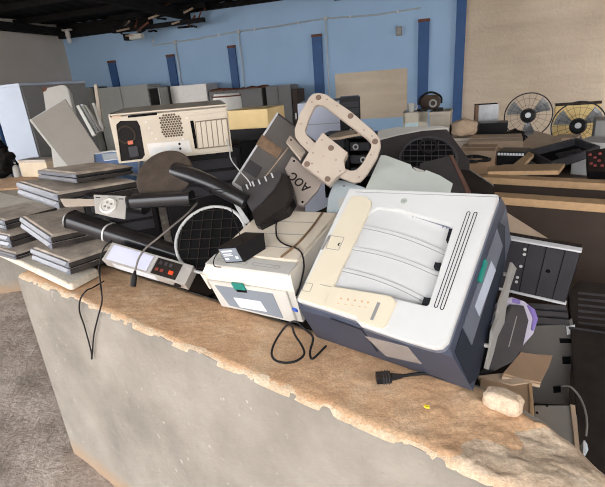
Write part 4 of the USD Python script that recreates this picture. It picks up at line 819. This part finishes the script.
# monitor with a reflective silver screen
def ex(t, w, h, d):
    part(t, 'screen', span((.0, -.004, .35*h), (w, .004, h), .001), mat('silver_screen', S(150, 150, 150), .3, metal=.3, var=.3, scale=6), 'shiny silver screen'); part(t, 'brown_side', span((-.03, -.006, .3*h), (0, d, h), .002), mat('brown_side', S(116, 86, 64), .7)); part(t, 'smudge', prism(Polygon([(0, 0), (.03, .01), (.02, .06), (.005, .05)]), 0, .001), M_grey)
heapbox('old_monitor', 'old monitor with a shiny silver screen left of the first fan', 'monitor', (479, 104.5, 4.3), (499, 104.5, 4.25), .2, M_dark, extra=ex)
# dark stack under it and cartons in front
heapbox('computer_case', 'dark computer case under the silver screened monitor', 'computer', (475, 122, 4.0), (508, 124, 3.9), .2, M_black)
heapbox('computer_case', 'dark brown case left of the silver screened monitor', 'computer', (450, 124, 3.9), (474, 125, 3.8), .25, M_brown)
def flaps(t, w, h, d): part(t, 'flap', hull([(0, 0, h), (w, 0, h), (0, -.10, h-.03), (w, -.10, h-.035), (0, 0, h-.006), (w, 0, h-.006)]), M_cardd); part(t, 'tape', span((0, d*.45, h-.001), (w, d*.55, h+.0015)), M_tan)
heapbox('carton', 'flattened tan carton in front of the dark stack on the heap', 'carton', (468, 142, 3.3), (523, 141, 3.15), .42, M_cardd, extra=flaps)
heapbox('carton', 'small tan carton with open flap behind the wooden boards', 'carton', (458, 152, 2.9), (496, 150, 2.8), .3, M_card, extra=flaps)
heapbox('keyboard_stack', 'black keyboards with a strip of white keys beside the small carton', 'keyboard', (497, 152.5, 2.85), (526, 151, 2.75), .18, M_black, extra=lambda t, w, h, d: [part(t, 'key', span((.006+(w-.012)*k/9, -.004, h-.024), (.006+(w-.012)*(k+.8)/9, .002, h-.008), .001), M_label) for k in range(9)])
t, f = slab_thing('tan_board', 'tan board propped in front of the first fan', 'board', (512, 152, 3.2), (562, 148, 3.1), (536, 131, 3.5), [(513, 150), (536, 130.5), (563, 138), (556, 152)], .015, M_tan, pname='board', r=0)
t, f = slab_thing('wooden_board', 'short wooden plank slanting beside the keyboards', 'board', (512, 167, 2.5), (520, 166, 2.5), (532, 152, 2.8), [(511, 166), (529, 151.5), (534, 154), (520, 168)], .02, M_wood, pname='board', r=0)
t, f = slab_thing('wooden_board', 'wide pale wooden board lying level above the dark panels', 'board', (490, 171.5, 2.12), (560, 173, 2.02), (500, 164.5, 2.4), [(488, 166.5), (505, 164.5), (565, 163.5), (559, 170.5), (488, 171.5)], .02, M_wood, pname='board', r=0)
# black open tray (monitor shell) and panel with red parts
f = Frame.px((530, 158, 2.75), (585, 163, 2.55), (560, 139, 3.0)); t = thing('monitor_shell', 'black open monitor shell lying face up at right', 'monitor', f)
P = rnd(f.poly([(527, 150), (576, 137.5), (601, 146), (551, 162.5)]), .01); I = P.buffer(-.02)
part(t, 'rim', prism(P.difference(I), -.05, 0, .004), M_grey if False else M_char); part(t, 'shell_floor', prism(P.buffer(-.01), -.06, -.045), M_dark)
part(t, 'circuit_strip', prism(f.poly([(556, 148), (580, 143), (583, 145), (560, 151)]), -.045, -.035), M_char)
f = Frame.px((588, 170, 2.3), (610, 168, 2.25), (588, 150, 2.4)); t = thing('circuit_box', 'black box with red dotted components at the right edge', 'electronics box', f)
part(t, 'body', prism(rnd(f.poly([(586, 151), (612, 147), (612, 172), (588, 171)]), .003), -.12, 0, .002), M_black)
for k, (x, y) in enumerate([(590, 155), (595, 158), (600, 154), (591, 164), (599, 161), (602, 166), (595, 166)]): part(t, 'red_component', prism(Point(f.xy(x, y)).buffer(.008), 0, .006, .001), mat('dull_red', S(150, 70, 70), .6))
# two pedestal fans
def fan(label, cx, cy, D, r, tilt, base_z=TT, yaw=0):
    c = at(cx, cy, D); Zf = unit(CC-c+np.array([yaw, 0, tilt])); Xf = unit(np.cross((0, 0, 1), Zf)); f = Frame(c, Xf, np.cross(Zf, Xf), Zf); t = thing('electric_fan', label, 'fan', f)
    part(t, 'guard_rim', ringm((0, 0, 0), r, .006, 48, 6), M_char, smooth=50)
    wires = []
    for k in range(20):
        a = 2*math.pi*k/20; e = np.array([math.cos(a), math.sin(a), 0]); wires.append(tube(curve([e*r*.22+[0, 0, .06], e*r*.65+[0, 0, .055], e*r], 4), .0013, 4))
    part(t, 'front_guard', wires+[ringm((0, 0, .058), r*.45, .0013, 32, 4), ringm((0, 0, .05), r*.75, .0013, 40, 4)], M_char, kind='stuff')
    part(t, 'hub', mv(lathe([(0, -.09), (.07, -.09), (.075, .0), (.06, .05), (0, .062)], 28), None, (0, 0, 0)), M_black); part(t, 'hub_badge', mv(lathe([(0, 0), (.028, 0), (.026, .006), (0, .008)], 20), None, (0, 0, .06)), M_silver)
    for k in range(3):
        a = 2*math.pi*k/3+.6; P = []
        for s in np.linspace(.25, .92, 7):
            for q in np.linspace(-.34, .34, 5):
                an = a+q*(.7+.5*s); P.append((s*r*math.cos(an), s*r*math.sin(an), .03*q*2-.0))
        P = np.array(P); Fq = []
        for i in range(6):
            for j in range(4): v = i*5+j; Fq += [[v, v+1, v+6], [v, v+6, v+5]]
        n = len(P); V = np.vstack([P, P-[0, 0, .003]]); Fq = np.array(Fq); part(t, 'blade', trimesh.Trimesh(np.vstack([V]), np.vstack([Fq, Fq[:, ::-1]+n]), process=False), mat('fan_blade', S(150, 150, 150), .3, metal=.3))
    foot = f.loc((c[0]-Zf[0]*.12, c[1]-Zf[1]*.12, base_z+.01)); bk = np.array([0, 0, -.10])
    part(t, 'stem', tube(curve([bk, f.loc(c-Zf*.12+[0, 0, -.08]), foot], 5), .016, 10), M_black); n = f.A.T @ np.array([0, 0, 1.0])
    part(t, 'foot', tube([foot-n*.01, foot+n*.02], [.15, .13], 28), M_black)
    return t
fan('pedestal fan with a thin wire guard before the bare plaster wall', 528, 115.5, 4.6, .225, .25)
b = heapbox('plywood_board', 'yellow plywood panel standing behind the second fan', 'panel', (556, 103, 4.7), (602, 101, 4.6), .03, M_ply, ch=.003, extra=lambda t, w, h, d: part(t, 'top_strip', span((0, -.006, h-.03), (w, .02, h), .002), M_brown))
fan('second pedestal fan in front of the yellow plywood panel', 578, 126, 4.2, .225, .3)
heapbox('grey_box', 'grey box at the right edge beside the second fan', 'box', (596, 122, 3.6), (625, 118, 3.5), .3, M_grey)
# black cable coil in front of the carton
f = Frame.px((456, 168, 2.45), (488, 168, 2.4), (470, 152, 2.7)); t = thing('cable_coil', 'tangled black cable coil on the heap above the dark panels', 'cable', f)
c = np.array(f.xy(470, 161)); R_ = []
for k in range(90): a = k*.28; R_.append((c[0]+(.075+.012*math.sin(k*.9))*math.cos(a)*1.3, c[1]+(.05+.01*math.cos(k*.7))*math.sin(a), .006+.012*math.sin(k*.37)**2))
part(t, 'cable', tube(R_, .004, 7), M_cord, smooth=60)

# two dark panels with pale wooden top edges
def panel(label, a, b, zc, th, hh):
    A, B = atz(*a, zc), atz(*b, zc); X = unit(B-A); A = A-X*.12; L = np.linalg.norm(B-A)+.35; Y = np.cross((0, 0, 1), X)
    f = Frame((A[0], A[1], zc-hh), X, Y, (0, 0, 1)); t = thing('desk_board', label, 'panel', f)
    part(t, 'board', span((0, .003, 0), (L, th-.003, hh-.006), .002), M_brown, 'dark brown face'); part(t, 'wood_edge', span((0, 0, hh-.03), (L, th, hh), .002), M_wood, 'pale wooden edge')
    part(t, 'edge_band', span((-.004, 0, 0), (0, th, hh-.03)), M_brown)
    for k in range(3): part(t, 'dowel_hole', cyl((L*(.3+.2*k), -.0005, hh*.5), (L*(.3+.2*k), .004, hh*.5), .006, n=10), M_dark)
    return t, f
panel('nearer dark brown panel on edge with a pale wooden top, at right', (500, 197), (605, 204.5), 1.13, .075, 1.13)
panel('farther dark brown panel on edge with a pale wooden top, at right', (480, 177), (605, 183.5), 1.12, .075, 1.12)

# ------------------------------------------------------------------ right foreground, beyond the navy printer
t, f = slab_thing('tan_board', 'brown tan board leaning behind the black tower front', 'board', (500, 246, 1.44), (562, 250, 1.44), (498, 213, 1.55), [(494, 212), (505, 211), (562, 247), (540, 262), (490, 250)], .012, M_tan, pname='board', r=.004)
FT = Frame.pose((.7529, 1.2709, 1.1185), (.3207, -.0029, -.5727)); tw, td, th_ = .1807, .4022, .1984
t = thing('computer_fascia', 'black computer front with silver edges and round buttons leaning against the dark panel', 'computer front', FT)
part(t, 'body', box((0, -td/2+.018, 0), (tw, .020, th_), .003), M_black); pf_ = lambda x, y: FT.l(x, y, -td/2, 1)
part(t, 'front_panel', box((0, -td/2+.006, 0), (tw-.006, .012, th_-.012), .003), M_char, 'dark brushed front')
part(t, 'silver_edge', box((0, -td/2+.004, th_/2-.003), (tw, .018, .006), .002), M_silver, 'silver upper edge'); part(t, 'silver_edge', box((0, -td/2+.004, -th_/2+.003), (tw, .018, .006), .002), M_silver)
for k in (.18, .42, .66): part(t, 'panel_seam', box((-tw/2+tw*(k+.14), -td/2-.0005, 0), (.0015, .002, th_-.016)), M_dark)
for x, y in ((525, 249), (524.5, 254), (521, 266), (517.5, 277), (516.5, 281.5)):
    q = pf_(x, y); part(t, 'button', cyl((q[0], -td/2+.002, q[2]), (q[0], -td/2-.003, q[2]), .0042, n=16), M_greyl, 'round silver button')
q = pf_(548, 271); part(t, 'badge', cyl((q[0], -td/2+.002, q[2]), (q[0], -td/2-.0012, q[2]), .006, n=18), M_dark)
# charcoal speaker with white and lilac shell
f = Frame.px((487, 366, 1.10), (525, 352, 1.14), (511, 308, 1.20)); t = thing('computer_speaker', 'charcoal wedge shaped speaker with white and lilac shell behind the printer', 'speaker', f)
part(t, 'front_housing', prism(rnd(f.poly([(508, 305), (522, 306.5), (527, 322), (521, 349), (512, 362), (494, 371), (484, 369), (494, 335)]), .004), -.07, .012, .006), M_char, 'charcoal front')
part(t, 'shell', prism(rnd(f.poly([(503, 298), (513, 296), (525, 300), (535, 308), (539.5, 319), (535, 333), (526, 343), (512, 362), (500, 340)]), .010), -.11, -.002, .006), M_shell, 'glossy white shell')
part(t, 'lilac_panel', prism(rnd(f.poly([(526, 303), (535, 309), (538.5, 319), (534, 331), (531, 330), (533, 318)]), .003), -.02, .001, .003), M_lilac, 'lilac translucent panel')
part(t, 'lilac_panel', prism(rnd(f.poly([(513, 298), (521, 300), (520, 304), (512, 302)]), .002), -.02, .001, .002), M_lilac)
part(t, 'grille_line', prism(LineString([f.xy(514, 318), f.xy(506, 348)]).buffer(.001), .011, .0128), M_grey)
# grey flat case standing, with dark port openings
f = Frame.px((520, 400, 1.22), (567, 398, 1.18), (530, 318, 1.34)); t = thing('desktop_case', 'dark grey flat computer case with square port openings standing at right', 'computer', f)
main = f.poly([(524, 326), (563, 325), (572, 318), (574, 330), (568, 404), (512, 402)]); ports = unary_union([f.poly(q) for q in ([(559, 338), (572, 338), (572, 343), (560, 343)], [(562, 356), (571, 356), (571, 364), (562.5, 364)], [(553, 386), (561, 385.5), (561, 392.5), (553.5, 393)])])
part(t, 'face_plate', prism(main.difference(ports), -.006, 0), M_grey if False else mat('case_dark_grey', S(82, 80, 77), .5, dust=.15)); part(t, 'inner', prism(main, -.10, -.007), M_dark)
for k, (y0, y1) in enumerate(((303, 308.5), (310, 315.5), (317, 323.5))): part(t, 'ridge', prism(f.poly([(528+2*k, y0), (566+1.5*k, y0+3), (567+1.5*k, y1+2), (528+2*k, y1)]), -.08, .004, .002), M_char, 'ridged upper edge')
part(t, 'tab', prism(f.poly([(566, 327), (575, 325), (575, 333), (567, 335)]), -.02, .004, .001), M_silver)
# cardboard flap and carton, pale box
t, f = slab_thing('cardboard_piece', 'torn brown cardboard flap below the speaker', 'cardboard', (506, 372, 1.08), (540, 381, 1.06), (524, 352, 1.18), [(521, 352), (536, 354), (553, 355), (549, 366), (541, 382), (520, 378), (503, 373)], .004, M_card, pname='flap', r=.002)
part(t, 'dark_underside', prism(f.poly([(503, 373), (520, 378), (541, 382), (541, 383.5), (503, 375)]), -.012, -.004), M_cardd)
f = Frame.px((478, 415, 1.00), (532, 412, .97), (480, 384, 1.08)); t = thing('carton', 'opened cardboard carton behind the broken parapet end', 'carton', f)
part(t, 'side', prism(f.poly([(480, 378), (531, 384), (534, 440), (480, 440)]), -.12, 0, .002), M_card); part(t, 'orange_edge', prism(f.poly([(529, 383.5), (532, 383.8), (535, 440), (531, 440)]), -.12, .003), M_wood); part(t, 'flap', prism(f.poly([(478, 377), (505, 374), (531, 383), (512, 386)]), -.02, .004), M_cardd)
f = Frame.px((536, 436, .98), (578, 436, .96), (540, 404, 1.06)); t = thing('metal_box', 'grey metal box with a worn brown edge right of the carton', 'box', f)
part(t, 'face', prism(rnd(f.poly([(534, 405), (573, 405), (577, 416), (581, 470), (534, 470)]), .003), -.14, 0, .002), M_grey); part(t, 'worn_edge', prism(f.poly([(570, 405), (575, 406), (582, 470), (577, 470)]), -.14, .003, .001), M_cardd, 'worn brown edge')
for x, y in ((547, 406), (537, 413)): part(t, 'screw', prism(Point(f.xy(x, y)).buffer(.003), 0, .002), M_dark)
# black cases filling the right corner
f = Frame.px((572, 330, 1.30), (612, 338, 1.24), (572, 286, 1.42)); t = thing('computer_case', 'black computer case with ribs at the right edge below the dark panel', 'computer', f)
part(t, 'face', prism(f.poly([(568, 292), (580, 280), (640, 288), (640, 336), (572, 330)]), -.2, 0, .003), M_black)
for k in range(6): part(t, 'rib', prism(f.poly([(578, 292+6*k), (636, 298+6*k), (636, 300+6*k), (578, 294+6*k)]), -.001, .003, .001), M_char)
f = Frame.px((577, 470, .98), (640, 474, .92), (574, 335, 1.25)); t = thing('black_cabinet', 'large plain black cabinet panel filling the lower right corner', 'panel', f)
part(t, 'sheet', prism(f.poly([(570, 328), (640, 338), (640, 560), (586, 560)]), -.05, 0, .003), M_black); part(t, 'edge', prism(LineString([f.xy(570, 328), f.xy(640, 338)]).buffer(.003), -.02, .003), M_char)
cord('thin grey cable arching over the black panel at the lower right', [at(562, 386, 1.0), at(570, 386.5, .98), at(579, 396, .96), at(585, 410, .93), at(587, 424, .91), at(586, 436, .90)], .0022, M_cordg)
f = Frame.px((583, 452, .84), (590, 452, .84), (585, 440, .86)); t = thing('plastic_disc', 'small pale blue grey cap beside the broken parapet end', 'cap', f)
part(t, 'cap', prism(rnd(f.poly([(583, 441), (587.5, 442), (589, 449), (586, 455), (582.5, 454)]), .002), -.012, 0, .003), M_bluew); part(t, 'cap_lip', prism(rnd(f.poly([(583, 441), (585, 441.5), (585, 454.5), (582.5, 454)]), .001), 0, .003), M_greyl)

# ------------------------------------------------------------------ smaller scrap between the larger pieces
def lump(name, label, cat, c, sc, m, seed):
    f = Frame(c, (1, 0, 0), (0, 1, 0), (0, 0, 1)); t = thing(name, label, cat, f); g = trimesh.creation.icosphere(3, 1.0); g.vertices = np.sign(g.vertices)*np.abs(g.vertices)**.75
    g.vertices = g.vertices*np.array(sc)*(.72+.5*meshkit.fbm(g.vertices*2.0+seed, 4, seed))[:, None]; part(t, 'crumpled_body', g, m, smooth=True)
    k = trimesh.creation.icosphere(2, 1.0); k.vertices = k.vertices*np.array(sc)*[.25, .25, .35]*(.8+.4*meshkit.fbm(k.vertices*3+seed, 3, seed))[:, None]+[0, 0, sc[2]*.85]; part(t, 'knot', k, m, smooth=True)
lump('plastic_bag', 'brown crumpled bag on the heap left of the silver screened monitor', 'bag', at(464, 128, 3.6), (.10, .09, .07), M_cardd, 3)
lump('plastic_bag', 'black crumpled bag on the heap below the first fan', 'bag', at(514, 137, 3.7), (.09, .08, .06), M_black, 9)
heapbox('beige_casing', 'shallow beige casing lying beside the white topped charcoal device', 'casing', (446, 137.5, 3.6), (474, 138.5, 3.55), .2, M_beige, ch=.01, extra=lambda t, w, h, d: part(t, 'lid_line', span((.01, -.002, h-.03), (w-.01, .001, h-.025)), M_grey))
heapbox('brown_box', 'dark brown equipment box between the tan board and the second fan', 'box', (553, 139, 3.5), (575, 137, 3.4), .2, M_brown, extra=lambda t, w, h, d: part(t, 'lid', span((-.004, -.004, h-.02), (w+.004, d, h+.003), .003), M_cardd))
heapbox('grey_casing', 'pale grey casing under the second fan at the right edge', 'casing', (574, 141, 3.25), (606, 143, 3.1), .3, M_greyl, ch=.012, extra=lambda t, w, h, d: part(t, 'seam', span((0, -.002, h-.05), (w, .001, h-.045)), M_grey))

# ------------------------------------------------------------------ dark cases at the bottom of the heap that carry the rest
def old_case(label, o, yaw, w, d, h):
    f = Frame.yaw(o, yaw); t = thing('computer_case', label, 'computer', f, 'dark cases under the heap')
    part(t, 'body', span((-w/2, -d/2, 0), (w/2, d/2, h), .004), M_blackm)
    part(t, 'front_bezel', span((-w/2+.01, -d/2-.01, .01), (w/2-.01, -d/2+.002, h-.01), .003), M_black)
    for k in range(3): part(t, 'drive_bay', span((-w/2+.03, -d/2-.013, h-.09-.055*k), (w/2-.03, -d/2-.008, h-.05-.055*k), .001), M_char)
LB_ = 'dark scrapped computer case buried under the heap behind the parapet'
for x0, x1, y0, y1, z0, z1 in ((-1.60, -1.12, .27, .58, 0, .93), (-1.10, -.62, .27, .70, 0, .93), (-.60, -.37, .27, .86, 0, .90), (-.33, .20, .52, .95, 0, .56), (-1.10, -.66, .72, 1.10, 0, 1.06), (-.64, -.42, .88, 1.08, 0, 1.02)):
    c = FP.wor(((x0+x1)/2, (y0+y1)/2, z0)); old_case(LB_, c, math.degrees(math.atan2(PU[1], PU[0])), x1-x0, y1-y0, z1-z0)
for (x, y, yaw, w, d, h) in ((-.84, 2.06, 20, .30, .36, 1.235), (-.43, 2.03, 11, .36, .24, 1.37)): old_case(LB_, (x, y, 0), yaw, w, d, h)

# ------------------------------------------------------------------ on the rear wall: conduits, lamp holder, hanging rusted roof gear
f = FW
def wtube(label, pxs, r=.014, off=.03, drops=()):
    P = [fwall(x, y, off) for x, y in pxs]; t = thing('wall_conduit', label, 'conduit', FW); part(t, 'pipe', tube(P, r, 8), M_pipe, smooth=50)
    for x, y0, y1 in drops:
        a = fwall(x, y0, off); part(t, 'drop_pipe', tube([a, a-[0, 0, .8], [a[0], a[1], .9]], r, 8), M_pipe, smooth=50); part(t, 'junction_box', box((a[0], -.03, a[2]), (.07, .06, .07), .004), M_pipe)
    for k in range(len(P)-1): m_ = (P[k]+P[k+1])/2; part(t, 'pipe_clip', box((m_[0], -.02, m_[2]), (.03, .05, .05), .003), M_silver)
    return t
wtube('grey conduit pipe running across the blue wall with drops beside the posts', [(153, 37), (153, 45.5), (200, 38.5), (238, 31.5), (272, 27), (325, 18.5), (376, 15), (420, 8)], drops=((175, 42, 85), (238.5, 31.5, 90), (325.5, 18.5, 95)))
c = fwall(67, 31, .35); t = thing('lamp_holder', 'white lamp holder with bulb hanging under the roof in the left corner', 'lamp', Frame(FW.wor(c), WU, WN, (0, 0, 1)))
part(t, 'ceiling_plate', box((0, 0, .02), (.22, .10, .03), .004), M_offw); part(t, 'socket', lathe([(0, -.16), (.04, -.16), (.055, -.10), (.05, .0), (0, .01)], 18), M_offw); part(t, 'bulb', lathe([(0, -.26), (.04, -.25), (.058, -.21), (.045, -.16), (.03, -.14), (0, -.14)], 18), M_label); part(t, 'hanger', tube([(0, 0, .02), (0, 0, .2), (0, 0, 3.3-c[2])], .01, 8), M_beam)
c = fwall(133, 30, .6); t = thing('roof_gantry', 'rusted tangle of roof trusses and brackets hanging under the roof', 'roof gear', Frame(FW.wor(c), WU, WN, (0, 0, 1)))
for k in range(30):
    a = np.array([-.3+1.9*rng.random(), -.5+1.0*rng.random(), -.12+.4*rng.random()]); b = a+np.array([.5*rng.random()-.1, .5*rng.random()-.25, .25*rng.random()-.05]); part(t, 'strut', tube([a, (a+b)/2, b], .02, 6), [M_rust, M_beam, M_beam, M_tan][k % 4])
part(t, 'main_beam', box((.6, 0, .02), (2.2, .10, .08), .006), M_beam); part(t, 'tie_bar', box((.6, .0, .28), (2.3, .06, .08), .006), M_beam); part(t, 'lamp_box', box((.1, -.06, -.14), (.3, .12, .1), .006), M_offw, 'small white box under the rusted beam'); part(t, 'lamp_box_end', box((-.12, -.06, -.13), (.14, .12, .13), .006), M_beam)
c = fwall(399, 31, .04); t = thing('wall_switch', 'small grey brown box high on the blue wall between two posts', 'switch box', Frame(FW.wor(c), WU, WN, (0, 0, 1)))
part(t, 'box', box((0, 0, 0), (.11, .08, .16), .006), mat('switch_brown', S(120, 108, 96), .6)); part(t, 'cover', box((0, -.042, .0), (.085, .01, .12), .003), M_grey)
